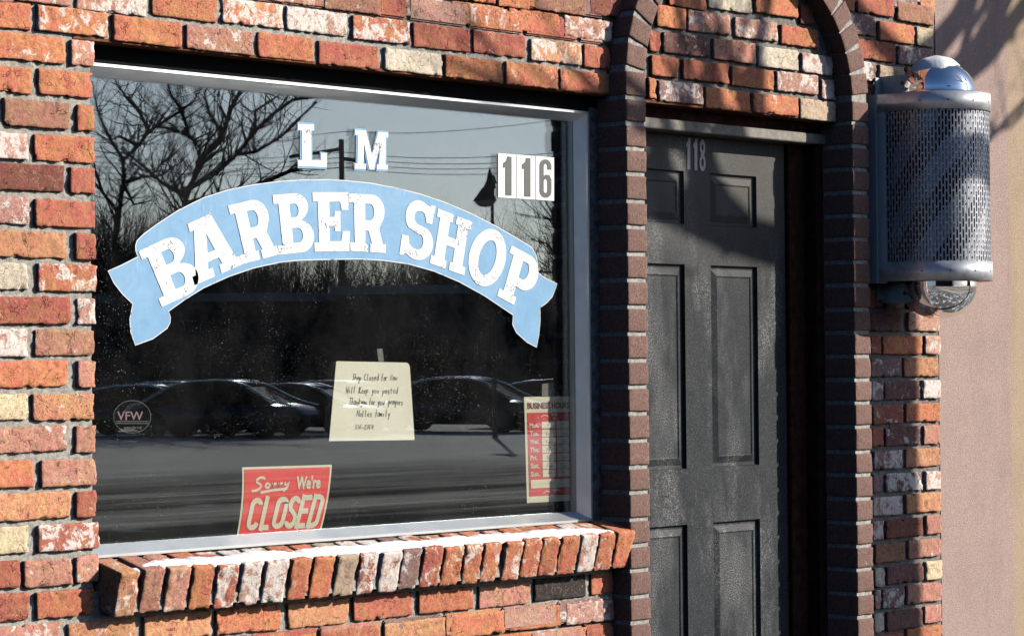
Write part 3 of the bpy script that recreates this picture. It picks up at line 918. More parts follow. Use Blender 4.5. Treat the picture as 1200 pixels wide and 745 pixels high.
G['E'] = [[(0, 0), (.96, 0), (.98, .34), (.78, .34), (.74, .17), (.43, .17), (.43, .43), (.56, .43), (.57, .34), (.72, .34), (.72, .68), (.57, .68), (.56, .58), (.43, .58), (.43, .84), (.72, .84), (.76, .70), (.94, .70), (.94, 1), (0, 1), (0, .85), (.13, .85), (.13, .15), (0, .15)]]
G['H'] = [[(0, 0), (.45, 0), (.45, .15), (.38, .15), (.38, .42), (.62, .42), (.62, .15), (.55, .15), (.55, 0), (1, 0), (1, .15), (.91, .15), (.91, .85), (1, .85), (1, 1), (.55, 1), (.55, .85), (.62, .85), (.62, .58), (.38, .58), (.38, .85), (.45, .85), (.45, 1), (0, 1), (0, .85), (.09, .85), (.09, .15), (0, .15)]]
G['O'] = [arc(.5, .5, .5, .5, 0, 352, 40), arc(.5, .5, .23, .31, 0, 350, 30)]
G['P'] = [[(0, 0), (.52, 0), (.52, .15), (.43, .15), (.43, .33), (.55, .33)] + arc(.58, .665, .38, .335, -90, 90, 14) + [(0, 1), (0, .85), (.13, .85), (.13, .15), (0, .15)],
          [(.43, .51)] + arc(.54, .675, .13, .165, -90, 90, 8) + [(.43, .84)]]
G['S'] = [[(0, .02), (.12, .02), (.16, .07)] + arc(.52, .30, .48, .30, -125, 60, 16) + [(.42, .60)] + arc(.40, .72, .10, .10, 250, 100, 6) + [(.52, .83), (.62, .80), (.70, .66), (.88, .66), (.92, .98), (.80, .98), (.76, .94)] + arc(.42, .72, .40, .28, 60, 230, 14) + [(.50, .44)] + arc(.56, .31, .12, .13, 80, -90, 8) + [(.40, .18), (.26, .24), (.20, .36), (.0, .36)]]
G['L'] = [[(0, 0), (1, 0), (1, .33), (.82, .33), (.80, .15), (.46, .15), (.46, .86), (.56, .86), (.56, 1), (.0, 1), (.0, .86), (.13, .86), (.13, .14), (0, .14)]]
G['M'] = [[(0, 0), (.33, 0), (.33, .13), (.26, .13), (.27, .66), (.44, 0), (.58, 0), (.75, .66), (.74, .13), (.67, .13), (.67, 0), (1, 0), (1, .13), (.93, .13), (.93, .87), (1, .87), (1, 1), (.70, 1), (.52, .38), (.32, 1), (0, 1), (0, .87), (.08, .87), (.08, .13), (0, .13)]]
G['1'] = [[(.32, 0), (.78, 0), (.78, 1), (.45, 1), (.40, .90), (.15, .82), (.15, .70), (.32, .72)]]
G['6'] = [[(.95, .74), (.63, .74)] + arc(.5, .80, .14, .09, 0, 180, 6) + [(.36, .56)] + [(.50, .60), (.80, .60), (.95, .48), (.95, .20)] + arc(.5, .17, .45, .17, 0, -180, 12) + [(.05, .82)] + arc(.5, .83, .45, .17, 180, 0, 12),
          arc(.5, .41, .14, .08, 0, 180, 6) + arc(.5, .20, .14, .08, 180, 360, 6)]
G['8'] = [arc(.5, .75, .42, .25, -55, 235, 16) + arc(.5, .26, .48, .26, 125, 415, 16), arc(.5, .75, .15, .11, 0, 350, 12), arc(.5, .27, .18, .13, 0, 350, 12)]

# ---- banner on the glass
YB = GL - .0012
banner = empty('banner_decal', (P(390, 300, YB).x, YB, P(390, 300, YB).z), 'sky blue curved ribbon banner lettered BARBER SHOP across the shop window', 'window lettering')
q4 = lambda x, y: (120 + x / 3.386, 200 + y / 3.386); q5 = lambda x, y: (390 + x / 3.386, 200 + y / 3.386)
O4 = [(22, 398), (75, 375), (140, 342), (132, 318), (131, 298), (137, 278), (165, 250), (220, 210), (300, 158), (400, 108), (500, 76), (600, 56), (700, 43), (800, 37), (900, 36)]
O5 = [(50, 40), (150, 50), (250, 69), (350, 94), (450, 128), (550, 171), (650, 222), (745, 277), (790, 306), (806, 335), (812, 365), (812, 402), (835, 422), (890, 449), (870, 500), (848, 524), (822, 543), (822, 600), (817, 650), (808, 700), (770, 680), (728, 642), (713, 610), (715, 572), (600, 495), (500, 440), (400, 398), (300, 370), (200, 356), (100, 350), (0, 352)]
O4b = [(850, 353), (770, 356), (700, 364), (600, 386), (500, 420), (400, 465), (325, 512), (262, 557), (269, 580), (268, 602), (256, 625), (200, 666), (130, 692), (112, 640), (108, 590), (120, 528), (80, 490), (45, 445)]
outl = [q4(*p) for p in O4] + [q5(*p) for p in O5] + [q4(*p) for p in O4b]
def wpx(Y): return lambda x, y: (lambda p: (p.x, p.z))(P(x, y, Y))
lay_curve('ribbon', [outl], wpx(YB), M['blue'], banner, YB, .0003)
ribbon_mesh('ribbon_outline', [outl], .0019, wpx(YB), M['letters'], banner, YB - .0006, closed=True)
YL = YB - .0012
def letter(ch, TL, TR, BR, BL, org, par=None, s=3.386, mat='letters', Y=None):
    Y = YL if Y is None else Y
    return lay_curve('letter', G[ch], quad(TL, TR, BR, BL, Y, org, s), M[mat], par or banner, Y, .0003)
o4, o5 = (120, 200), (390, 200)
letter('B', (143, 320), (318, 238), (400, 465), (236, 540), o4)
letter('A', (305, 226), (485, 146), (553, 372), (365, 455), o4)
letter('R', (498, 139), (650, 103), (698, 333), (553, 371), o4)
letter('B', (675, 97), (822, 85), (846, 318), (700, 334), o4)
letter('E', (833, 86), (985, 86), (985, 319), (842, 321), o4)
letter('R', (63, 91), (212, 98), (207, 327), (70, 318), o5)
letter('S', (296, 104), (418, 140), (388, 368), (263, 337), o5)
letter('H', (418, 150), (553, 204), (521, 416), (385, 367), o5)
letter('O', (574, 208), (711, 260), (652, 484), (514, 426), o5)
letter('P', (709, 296), (836, 365), (779, 565), (652, 497), o5)

# ---- L and M
lets = empty('initial_letters', (P(400, 175, YB).x, YB, P(400, 195, YB).z), 'white slab letters L and M with blue outlines high on the shop window', 'window lettering')
o6 = (320, 130)
for ch, q in (('L', ((97, 52), (206, 56), (208, 220), (97, 216))), ('M', ((320, 74), (448, 86), (446, 230), (318, 226)))):
    f = quad(*q, YB, o6, 3.333)
    lay_curve('letter', G[ch], f, M['letters'], lets, YB - .0008, .0003)
    ribbon_mesh('letter_outline', [G[ch][0]], .0100, f, M['blue'], lets, YB, closed=True)
# ---- street number 116
num = empty('number_cards', (P(616, 208, YB).x, YB, P(616, 235, YB).z), 'white cards with dark grey number 116 at the upper right of the window', 'number sign')
xs_ = [(878, 165, 338), (951, 171, 342.5), (1025, 176.5, 347), (1098, 182, 352)]
for i, ch in enumerate('116'):
    (xa, ta, ba), (xb, tb, bb) = xs_[i], xs_[i + 1]
    f = quad((xa + 1, ta), (xb - 1, tb), (xb - 1, bb), (xa + 1, ba), YB, o6, 3.333)
    lay_curve('card', [[(0, 0), (1, 0), (1, 1), (0, 1)]], f, M['whitecard'], num, YB - i * .0001, .0003)
    lay_curve('digit', [[(.16 + u * .72, .06 + v * .88) for u, v in lp] for lp in G[ch]], f, M['grey_digit'], num, YB - .001, .0003)

# ---- signs inside the glass
YI = GL + .018
def curved_quad(TL, TR, BR, BL, Y, org, s, curl): return quad(TL, TR, BR, BL, Y, org, s)
# CLOSED sign
oc, scz = (270, 530), 6.769
f = quad((85, 117), (797, 96), (718, 690), (42, 730), YI, oc, scz)
base = quad((85, 117), (797, 96), (690, 720), (30, 760), YI, oc, scz)
def fcl(u, v):  # gently bowed right and left edges
    x, z = base(u, v); x += .010 * math.sin(v * math.pi * .9) ; return (x, z)
closed = empty('closed_sign', (fcl(.5, 0)[0], YI, fcl(.5, 0)[1]), 'red and cream sign reading Sorry We\'re CLOSED at the bottom of the window', 'sign')
def rect(u0, v0, u1, v1, n=10):
    return [(u0 + (u1 - u0) * i / n, v0) for i in range(n)] + [(u1, v0 + (v1 - v0) * i / n) for i in range(n)] + [(u1 + (u0 - u1) * i / n, v1) for i in range(n)] + [(u0, v1 + (v0 - v1) * i / n) for i in range(n)]
lay_curve('board', [rect(0, 0, 1, 1)], fcl, M['cream'], closed, YI, .0004)
lay_curve('red_panel', [rect(.022, -.0, .978, .972)], fcl, M['red'], closed, YI - .0010, .0003)
# heavy condensed letters, drawn as strokes
def cs(pts, w): return ribbon(pts, w)
H_ = {}
H_['C'] = [arc(.5, .76, .33, .13, 0, 180, 8) + arc(.5, .24, .33, .13, 180, 360, 8)]
H_['O'] = [arc(.5, .76, .33, .13, 0, 180, 8) + arc(.5, .24, .33, .13, 180, 360, 8) + [(.83, .5), (.83, .76), (.83, .80)]]
H_['L'] = [[(.17, .9), (.17, .11)], [(.0, .09), (.85, .09)]]
H_['L'] = [[(.17, 1), (.17, .0)], [(.17, .09), (.9, .09)]]
H_['E'] = [[(.17, 1), (.17, 0)], [(.17, .91), (.9, .91)], [(.17, .52), (.8, .52)], [(.17, .09), (.9, .09)]]
H_['D'] = [[(.17, 1), (.17, 0)], [(.17, .92), (.5, .92)] + arc(.5, .78, .33, .13, 80, 0, 6) + arc(.5, .22, .33, .13, 0, -80, 6) + [(.5, .08), (.17, .08)]]
H_['S'] = [arc(.5, .76, .32, .14, 0, 180, 8) + [(.19, .68), (.24, .60), (.5, .50), (.76, .40), (.81, .32)] + arc(.5, .24, .32, .14, 0, -180, 8)]
def blk(ch, u0, u1, v0, v1, sh, mat, par, Y, wd, fn):
    ff = lambda u, v: fn(u0 + (u1 - u0) * u + sh * v, v0 + (v1 - v0) * v)
    return ribbon_mesh('letter', H_[ch], wd, ff, mat, par, Y)
uu = [(.075, .215), (.235, .355), (.365, .515), (.515, .655), (.655, .79), (.79, .93)]
for i, ch in enumerate('CLOSED'):
    u0, u1 = uu[i]
    # blk(ch, u0, u1, .20, .63, .03, M['black'], closed, YI - .0014, .0150, lambda a, b: fcl(a + .007, b - .006))
    blk(ch, u0, u1, .20, .63, .03, M['cream'], closed, YI - .0024, .0126, fcl)
text('lettering', "We're", fcl, M['cream'], closed, YI - .002, (.60, .70, .88, .87), bold=.035)
sorry = [[(.245, .845), (.225, .865), (.19, .865), (.155, .84), (.15, .81), (.185, .79), (.205, .765), (.19, .73), (.15, .705), (.10, .70)],
         [(.29, .785), (.265, .79), (.25, .76), (.262, .735), (.29, .74), (.303, .77), (.29, .785)], [(.335, .79), (.325, .735), (.34, .775), (.375, .785)],
         [(.405, .795), (.395, .74), (.41, .78), (.445, .79)], [(.475, .80), (.47, .765), (.49, .755), (.515, .80), (.50, .74), (.465, .69), (.45, .70)],
         [(.20, .675), (.33, .70), (.50, .715)]]
ribbon_mesh('lettering', sorry, .0058, fcl, M['cream'], closed, YI - .0021)
# note
on_, sn = (380, 400), 5.731
fn_ = quad((80, 132), (572, 142), (606, 660), (32, 668), YI, on_, sn)
note = empty('handwritten_note', (fn_(.5, 0)[0], YI, fn_(.5, 0)[1]), 'cream handwritten note taped inside the middle of the window', 'note')
lay_curve('paper', [rect(0, 0, 1, .96, 8)[:16] + [(1, .95), (.985, .985), (.955, 1)] + [(.5, 1), (0.01, 1), (0, .99)]], fn_, M['paper'], note, YI, .0004)
def hand(s, u0, v0, wd, h, slant=.25, seed=1):
    rs = random.Random(seed); out = []; x = u0
    gl = {'a': [[(.8, .5), (.3, .55), (.1, .25), (.3, 0), (.7, .15), (.8, .5), (.85, 0)]], 'b': [[(.2, 1), (.15, 0), (.6, .05), (.7, .35), (.2, .45)]],
          'c': [[(.8, .45), (.4, .5), (.15, .2), (.5, 0), (.85, .1)]], 'd': [[(.8, 1), (.8, 0)], [(.8, .4), (.3, .45), (.15, .15), (.45, 0), (.8, .15)]],
          'e': [[(.15, .25), (.75, .3), (.6, .52), (.25, .42), (.2, .08), (.8, .05)]], 'f': [[(.85, .95), (.5, 1), (.4, .6), (.35, -.1)], [(.1, .5), (.75, .52)]],
          'h': [[(.2, 1), (.15, 0)], [(.17, .3), (.5, .5), (.75, .35), (.75, 0)]], 'i': [[(.4, .5), (.4, 0)]], 'k': [[(.2, 1), (.15, 0)], [(.75, .55), (.2, .25), (.8, 0)]],
          'l': [[(.4, 1), (.35, 0), (.6, .02)]], 'm': [[(.05, .5), (.1, 0), (.25, .45), (.45, .4), (.45, 0), (.6, .45), (.85, .4), (.9, 0)]], 'n': [[(.1, .5), (.15, 0), (.3, .4), (.7, .45), (.75, 0)]],
          'o': [[(.5, .5), (.15, .3), (.3, 0), (.7, .05), (.8, .35), (.5, .5)]], 'p': [[(.25, .5), (.1, -.45)], [(.2, .4), (.7, .5), (.75, .15), (.2, .05)]],
          'r': [[(.15, .5), (.2, 0)], [(.2, .3), (.5, .5), (.8, .45)]], 's': [[(.8, .45), (.35, .5), (.3, .3), (.7, .2), (.6, 0), (.15, .03)]], 't': [[(.45, .85), (.4, .05), (.7, .03)], [(.1, .55), (.8, .6)]],
          'u': [[(.15, .5), (.2, .05), (.6, .03), (.75, .5), (.8, 0)]], 'w': [[(.05, .5), (.25, 0), (.5, .4), (.7, 0), (.95, .5)]], 'y': [[(.15, .5), (.4, .08)], [(.85, .55), (.4, -.4), (.1, -.35)]],
          'S': [[(.85, .9), (.5, 1), (.25, .8), (.6, .5), (.7, .2), (.3, 0), (.05, .15)]], 'C': [[(.9, .9), (.5, 1), (.1, .5), (.4, 0), (.9, .1)]], 'N': [[(.1, 0), (.15, .9), (.75, 0), (.85, .9)]],
          'W': [[(.05, 1), (.25, 0), (.5, .7), (.7, 0), (1.0, 1)]], 'K': [[(.15, 1), (.1, 0)], [(.8, 1), (.15, .45), (.8, 0)]], 'T': [[(0, .95), (.95, 1)], [(.5, 1), (.4, 0)]], 'M': [[(.05, 0), (.1, .9), (.45, .3), (.85, .95), (.9, 0)]],
          '3': [[(.2, .9), (.7, .9), (.4, .55), (.75, .3), (.2, .0)]], '1': [[(.5, 1), (.45, 0)]], '6': [[(.7, 1), (.2, .4), (.4, 0), (.75, .25), (.25, .35)]], '-': [[(.1, .4), (.9, .42)]], '2': [[(.15, .8), (.6, .95), (.7, .6), (.1, 0), (.9, .02)]], '7': [[(.1, .95), (.85, .95), (.35, 0)]], '4': [[(.3, 1), (.15, .4), (.9, .45)], [(.7, .9), (.6, 0)]]}
    cw_ = wd / len(s)
    for ch in s:
        if ch in gl:
            dy = rs.uniform(-.06, .06)
            for st in gl[ch]: out.append([(x + (p[0] + slant * p[1]) * cw_ * 1.0, v0 + (p[1] + dy) * h) for p in st])
        x += cw_ * rs.uniform(.85, 1.12)
    return out
for i, (s, u0, v0, wd) in enumerate([('Shop Closed for Now', .22, .765, .60), ('Will Keep you posted', .15, .60, .67), ('Thankyou for your prayers', .20, .455, .69), ('Molles family', .30, .305, .40), ('316-2764', .28, .145, .24)]):
    ribbon_mesh('handwriting', hand(s, u0, v0, wd, .085 if i < 4 else .06, seed=i + 3), .0017, fn_, M['black'], note, YI - .0008)
ft = quad((352, 50), (388, 48), (400, 134), (362, 134), YI, on_, sn)
lay_curve('tape', [[(0, 0), (1, 0), (1, 1), (0, 1)]], ft, M['tape'], note, YI - .0012, .0001)
# business hours card
oh, sh = (590, 440), 4.656
fh = quad((112, 116), (378, 112), (385, 680), (128, 694), YI, oh, sh)
hours = empty('hours_sign', (fh(.5, 0)[0], YI, fh(.5, 0)[1]), 'cream and red business hours card taped inside the right edge of the window', 'sign')
lay_curve('card', [rect(0, 0, 1, 1, 4)], fh, M['cream'], hours, YI, .0004)
lay_curve('red_panel', [rect(.05, .06, .93, .85, 4)], fh, M['redhours'], hours, YI - .001, .0003)
text('lettering', 'BUSINESS HOURS', fh, M['maroon'], hours, YI - .001, (.06, .885, .92, .945), bold=.03)
rowz = [.765, .69, .615, .54, .465, .39, .315, .24, .225, .13]
for i in range(7):
    vt = .765 - i * .0765
    for (ua, ub) in ((.335, .615), (.645, .90)):
        lay_curve('hours_box', [rect(ua, vt - .068, ub, vt, 2)], fh, M['cream'], hours, YI - .0018, .0002)
    text('day_name', ('Mon.', 'Tue.', 'Wed.', 'Thu.', 'Fri.', 'Sat.', 'Sun.')[i], fh, M['cream'], hours, YI - .0018, (.085, vt - .058, .27 if i != 4 else .23, vt - .012), bold=.03)
    if i in (0, 6):
        st = [[(.44, vt - .035), (.53, vt - .030)], [(.72, vt - .035), (.80, vt - .030)]]
    else:
        st = hand({1: '800', 2: '800', 3: '700', 4: '700', 5: '700'}[i].replace('8', '6').replace('0', 'o'), .40, vt - .055, .15, .035, seed=i) + hand('5oo' if i < 5 else 'Close', .70, vt - .055, .16, .035, seed=i + 9)
    ribbon_mesh('handwriting', st, .0012, fh, M['black'], hours, YI - .0025)
lay_curve('blank_box', [rect(.085, .135, .905, .215, 2)], fh, M['cream'], hours, YI - .0018, .0002)
ribbon_mesh('scroll_mark', [[(.32, .81), (.40, .825), (.47, .815)], [(.54, .82), (.60, .835), (.66, .82)], [(.33, .085), (.42, .105), (.50, .09)], [(.55, .10), (.64, .115), (.7, .095)]], .0022, fh, M['cream'], hours, YI - .0018)
ft = quad((208, 45), (275, 35), (275, 112), (208, 112), YI, oh, sh)
lay_curve('tape', [[(0, 0), (1, 0), (1, 1), (0, 1)]], ft, M['tape'], hours, YI - .0012, .0001)
# round sticker
ov, sv = (100, 400), 4.0
M['sticker'] = simple('clear sticker', (.006, .006, .007), 1.0, spec=0.0, nscale=120, namp=.5)
M['pinkprint'] = simple('pale pink print', (.32, .20, .22), .5); M['greyprint'] = simple('grey print', (.15, .15, .15), .5)
fv = quad((130, 275), (308, 275), (308, 430), (130, 430), YI, ov, sv)
stk = empty('round_sticker', (fv(.5, 0)[0], YI, fv(.5, 0)[1]), 'small dark round sticker lettered VFW at the lower left of the window', 'sticker')
lay_curve('disc', [arc(.5, .5, .5, .5, 0, 350, 36)], fv, M['sticker'], stk, YI, .0002)
ribbon_mesh('rim_line', [arc(.5, .5, .49, .49, 0, 350, 36)], .0011, fv, M['greyprint'], stk, YI - .0006, closed=True)
text('lettering', 'VFW', fv, M['pinkprint'], stk, YI - .0008, (.10, .40, .78, .66), bold=.01)
ribbon_mesh('rule', [[(.07, .36), (.93, .36)], [(.07, .30), (.93, .30)]], .0014, fv, M['greyprint'], stk, YI - .0008)
text('web_address', 'www.vfw.org', fv, M['greyprint'], stk, YI - .0008, (.27, .12, .74, .22), bold=.01)

# ------------------------------------------------------------------ door
door = empty('front_door', (P(840, 600, DR).x, DR, zSW), 'weathered black six panel door set back inside the brick arch', 'door')
dz1 = P(815, 160, DR).z; dz0 = zSW + .06
dx1 = P(921, 400, DR).x; dx0 = dx1 - .815
def px_rect(xa, ya, xb, yb):
    a = P(xa, ya, DR); b = P(xb, yb, DR); return [a.x, b.x, b.z, a.z]
cR0 = P(833.5, 420, DR).x; cR1 = P(889, 420, DR).x; cL1 = P(804, 420, DR).x; cL0 = cL1 - (cR1 - cR0)
rowsz = [(P(845, 266, DR).z, P(845, 203, DR).z), (P(860, 547, DR).z, P(860, 311, DR).z), (P(860, 608, DR).z - .60, P(860, 609, DR).z)]
panels = [(a, b, c, d) for (a, b) in ((cL0, cL1), (cR0, cR1)) for (c, d) in rowsz]
# slab face with openings, built as a grid of strips
xsg = sorted({dx0, cL0, cL1, cR0, cR1, dx1}); zsg = sorted({dz0, dz1} | {z for r in rowsz for z in r})
vs = []; fs = []
def q_(x0, x1, z0, z1, y=DR):
    n = len(vs); vs.extend([(x0, y, z0), (x1, y, z0), (x1, y, z1), (x0, y, z1)]); fs.append((n, n + 1, n + 2, n + 3))
for i in range(len(xsg) - 1):
    for j in range(len(zsg) - 1):
        cx, cz = (xsg[i] + xsg[i + 1]) / 2, (zsg[j] + zsg[j + 1]) / 2
        if not any(a < cx < b and c < cz < d for a, b, c, d in panels): q_(xsg[i], xsg[i + 1], zsg[j], zsg[j + 1])
n = len(vs); vs += [(x, y, z) for x in (dx0, dx1) for y in (DR, DR + .044) for z in (dz0, dz1)]
fs += [(n, n + 1, n + 3, n + 2), (n + 4, n + 6, n + 7, n + 5), (n + 2, n + 3, n + 7, n + 6), (n + 1, n + 5, n + 7, n + 3)]
mesh('door_slab', vs, fs, door, M['door'])
for (a, b, c, d) in panels:
    vs = []; fs = []
    prof = [(0, 0), (.002, .0), (.0045, .010), (.013, .0105), (.032, .002), (.034, .0035), (.036, .005)]
    for (ins, dep) in prof:
        vs += [(a + ins, DR + dep, c + ins), (b - ins, DR + dep, c + ins), (b - ins, DR + dep, d - ins), (a + ins, DR + dep, d - ins)]
    for k in range(len(prof) - 1):
        for e in range(4): fs.append((k * 4 + e, k * 4 + (e + 1) % 4, k * 4 + 4 + (e + 1) % 4, k * 4 + 4 + e))
    k = (len(prof) - 1) * 4; fs.append((k, k + 1, k + 2, k + 3))
    mesh('door_panel', vs, fs, door, M['door'])
# frame: grey head strip, wooden jambs, filler
hz0 = P(815, 155, FR).z; hz1 = P(815, 143, FR).z
MB().box(dx0 - .06, xPR0 + .012, FR, DR + .06, hz0, hz1, bev=.002).build('head_strip', M['doorframe'], door)
MB().box(dx0 - .06, xPR0 + .012, FR + .022, DR + .06, hz1 + .0005, zDH + .04).build('head_board', M['wood_dark'], door)
MB().box(dx0 - .06, xPR0 + .012, DR + .002, DR + .06, dz1 + .003, hz0 - .001).build('door_stop', M['doorframe'], door)
MB().box(dx1 + .003, xPR0 + .015, DR - .012, DR + .06, dz0 - .02, hz0 - .0015, bev=.002).box(xPR0 - .035, xPR0 + .012, FR + .012, DR - .013, dz0 - .02, hz0 - .0015, bev=.002).build('jamb', M['wood_dark'], door)
MB().box(dx0 - .06, dx0 - .003, DR - .012, DR + .06, dz0 - .02, hz0 - .0015, bev=.002).build('jamb', M['wood_dark'], door)
MB().box(dx0 - .06, xPR0 + .01, FR, DR + .08, zSW, dz0 - .004, bev=.003).build('threshold', M['alu'], door)
# 118 on the door
for i, ch in enumerate('118'):
    f = quad((803 + i * 8.2, 161 + i * 1), (810.5 + i * 8.2, 162 + i), (810.5 + i * 8.2, 199 + i), (803 + i * 8.2, 198.5 + i), DR - .0012)
    lay_curve('digit', G[ch], f, M['digit118'], door, DR - .0012, .0005)

# ------------------------------------------------------------------ stucco walls to the right
xB = P(1184.5, 400, .012).x
o = MB().box(xStrip + .004, xB - .002, .012, .36, zSW, 3.3).build('stucco_wall', M['pink']); tag(o, 'pink pebbled stucco wall right of the brickwork', 'wall')
o = MB().box(xB - .002, xB + 2.6, .0125, .36, zSW, 3.3).build('stucco_wall', M['beige']); tag(o, 'beige pebbled stucco wall at the far right edge', 'wall')

# ------------------------------------------------------------------ barber pole
Rc = 6.0 * IN; cc = 5.5 * IN
bx = P(1053, 230, 0).x; by = -cc
near = Vector((bx, by, 0)) + Vector((-math.sin(YAW), -math.cos(YAW), 0)) * Rc
dn = (near - Vector((CAM.x, CAM.y, 0))).dot(Vector((math.sin(YAW), math.cos(YAW), 0)))
def zat(px, py): return PD(px, py, dn).z
zb1a, zb1b = zat(1100, 127), zat(1100, 106)
zb0a, zb0b = zat(1112, 328), zat(1112, 305.5)
pole = empty('barber_pole', (bx, 0, zb0a), 'steel barber pole in a perforated cage with chrome domes beside the doorway', 'barber pole')
def ushape(r, off=0.0, ns=40):
    """plan outline from the wall round the front and back, as (x,y,arc length)"""
    pts = []; L_ = 0
    flat = cc
    k = 8
    for i in range(k + 1): pts.append((bx - r, -flat * i / k))
    for i in range(1, ns): 
        a = math.pi * i / ns; pts.append((bx - r * math.cos(a), by - r * math.sin(a)))
    for i in range(k + 1): pts.append((bx + r, -flat + flat * i / k))
    return pts
def sweep(pts, z0, z1, name, mat, th=.0015):
    vs = []; fs = []
    for (x, y) in pts: vs += [(x, y, z0), (x, y, z1)]
    for i in range(len(pts) - 1): fs.append((2 * i, 2 * i + 2, 2 * i + 3, 2 * i + 1))
    o = mesh(name, vs, fs, pole, mat, True); md = o.modifiers.new('s', 'SOLIDIFY'); md.thickness = th; md.offset = 1; return o
sweep(ushape(Rc + .0035), zb1a, zb1b, 'top_band', M['cage'], .002)
sweep(ushape(Rc + .0035), zb0a, zb0b, 'bottom_band', M['cage'], .002)
# perforated sheet
up_ = ushape(Rc, ns=64)
cum = [0]
for i in range(1, len(up_)): cum.append(cum[-1] + math.dist(up_[i], up_[i - 1]))
TOT = cum[-1]
def along(s):
    s = max(0, min(TOT, s))
    for i in range(1, len(cum)):
        if cum[i] >= s:
            t = (s - cum[i - 1]) / (cum[i] - cum[i - 1] or 1); return (up_[i - 1][0] * (1 - t) + up_[i][0] * t, up_[i - 1][1] * (1 - t) + up_[i][1] * t)
    return up_[-1]
pz0, pz1 = zb0b - .002, zb1a + .002
s0 = .058; s1 = TOT - .058; ncol = int((s1 - s0) / .0098); cwid = (s1 - s0) / ncol; sw = cwid * .56; pit = .0315; slot = .0255
vs = []; fs = []
def strip(a, b, z0, z1):
    (xa, ya), (xb, yb) = along(a), along(b); n = len(vs); vs.extend([(xa, ya, z0), (xb, yb, z0), (xb, yb, z1), (xa, ya, z1)]); fs.append((n, n + 1, n + 2, n + 3))
for k in range(ncol):
    a = s0 + k * cwid; strip(a, a + cwid - sw, pz0, pz1)
    z = pz0 - (pit / 2 if k % 2 else 0)
    while z < pz1:
        za, zb = max(pz0, z), min(pz1, z + pit - slot)
        if zb > za: strip(a + cwid - sw, a + cwid, za, zb)
        z += pit
o = mesh('perforated_sheet', vs, fs, pole, M['cage_dull']); md = o.modifiers.new('s', 'SOLIDIFY'); md.thickness = .0012; md.offset = 0
# side plates with a folded edge, rivets
zsl0, zsl1 = zb0a - .001, zb1b + .001
for sx in (-1, 1):
    m = MB()
    xo = bx + sx * (Rc + .002); 
    m.box(min(xo, xo + sx * .0025), max(xo, xo + sx * .0025), -.060, .0, zsl0 - .004, zsl1)
    m.box(min(xo + sx * .0025, xo + sx * .007), max(xo + sx * .0025, xo + sx * .007), -.0305, .0, zsl0 - .004, zsl1)
    m.build('side_plate', M['plate'], pole)
rv = MB()
for k in range(4):
    z = zsl0 + .02 + (zsl1 - zsl0 - .05) * k / 3
    for yy in (-.018, -.046):
        rv.add([(bx - Rc - .0075 + (.0035 if yy < -.03 else 0), yy + .0035 * math.cos(t * math.pi / 4), z + (.012 if yy < -.03 else 0) + .0035 * math.sin(t * math.pi / 4)) for t in range(8)] , [tuple(range(8))])
for zc in ((zb1a + zb1b) / 2, (zb0a + zb0b) / 2):
    for a in (15, 45, 75, 105, 135):
        c = Vector((bx - (Rc + .0062) * math.cos(R(a)), by - (Rc + .0062) * math.sin(R(a)), zc)); n_ = Vector((-math.cos(R(a)), -math.sin(R(a)), 0)); tt = Vector((n_.y, -n_.x, 0))
        rv.add([c + tt * .003 * math.cos(t * math.pi / 4) + Vector((0, 0, .003 * math.sin(t * math.pi / 4))) for t in range(8)], [tuple(range(8))])
o = rv.build('rivets', M['rivet'], pole); o['kind'] = 'stuff'
# inner cylinder with spiral stripes
def stripe_mat():
    m, nt, b = newmat('spiral stripes under glass'); g = N(nt, 'ShaderNodeNewGeometry')
    sp = N(nt, 'ShaderNodeSeparateXYZ'); nt.links.new(g.outputs['Position'], sp.inputs[0])
    ang = mathn(nt, 'ARCTAN2', mathn(nt, 'SUBTRACT', sp.outputs[1], by), mathn(nt, 'SUBTRACT', sp.outputs[0], bx))
    t = mathn(nt, 'ADD', mathn(nt, 'MULTIPLY', sp.outputs[2], 5.2), mathn(nt, 'MULTIPLY', ang, -6 / (2 * math.pi)))
    fr = mathn(nt, 'FRACT', t)
    st = mathn(nt, 'GREATER_THAN', fr, .50)
    st2 = mathn(nt, 'GREATER_THAN', mathn(nt, 'FRACT', mathn(nt, 'MULTIPLY', t, .5)), .5)
    dk = mix(nt, st2, (.008, .012, .05), (.02, .006, .008))
    nt.links.new(mix(nt, st, dk, (.88, .90, .93)), b.inputs['Base Color']); b.inputs['Roughness'].default_value = .12; b.inputs['Coat Weight'].default_value = .3; b.inputs['Coat Roughness'].default_value = .1
    return m
M['stripe'] = stripe_mat()
MB().lathe([(.0, pz0), (.1455, pz0), (.1455, pz1), (0, pz1)], bx, by, 64).build('striped_cylinder', M['stripe'], pole, smooth=False)
autosmooth(bpy.data.objects['striped_cylinder'])
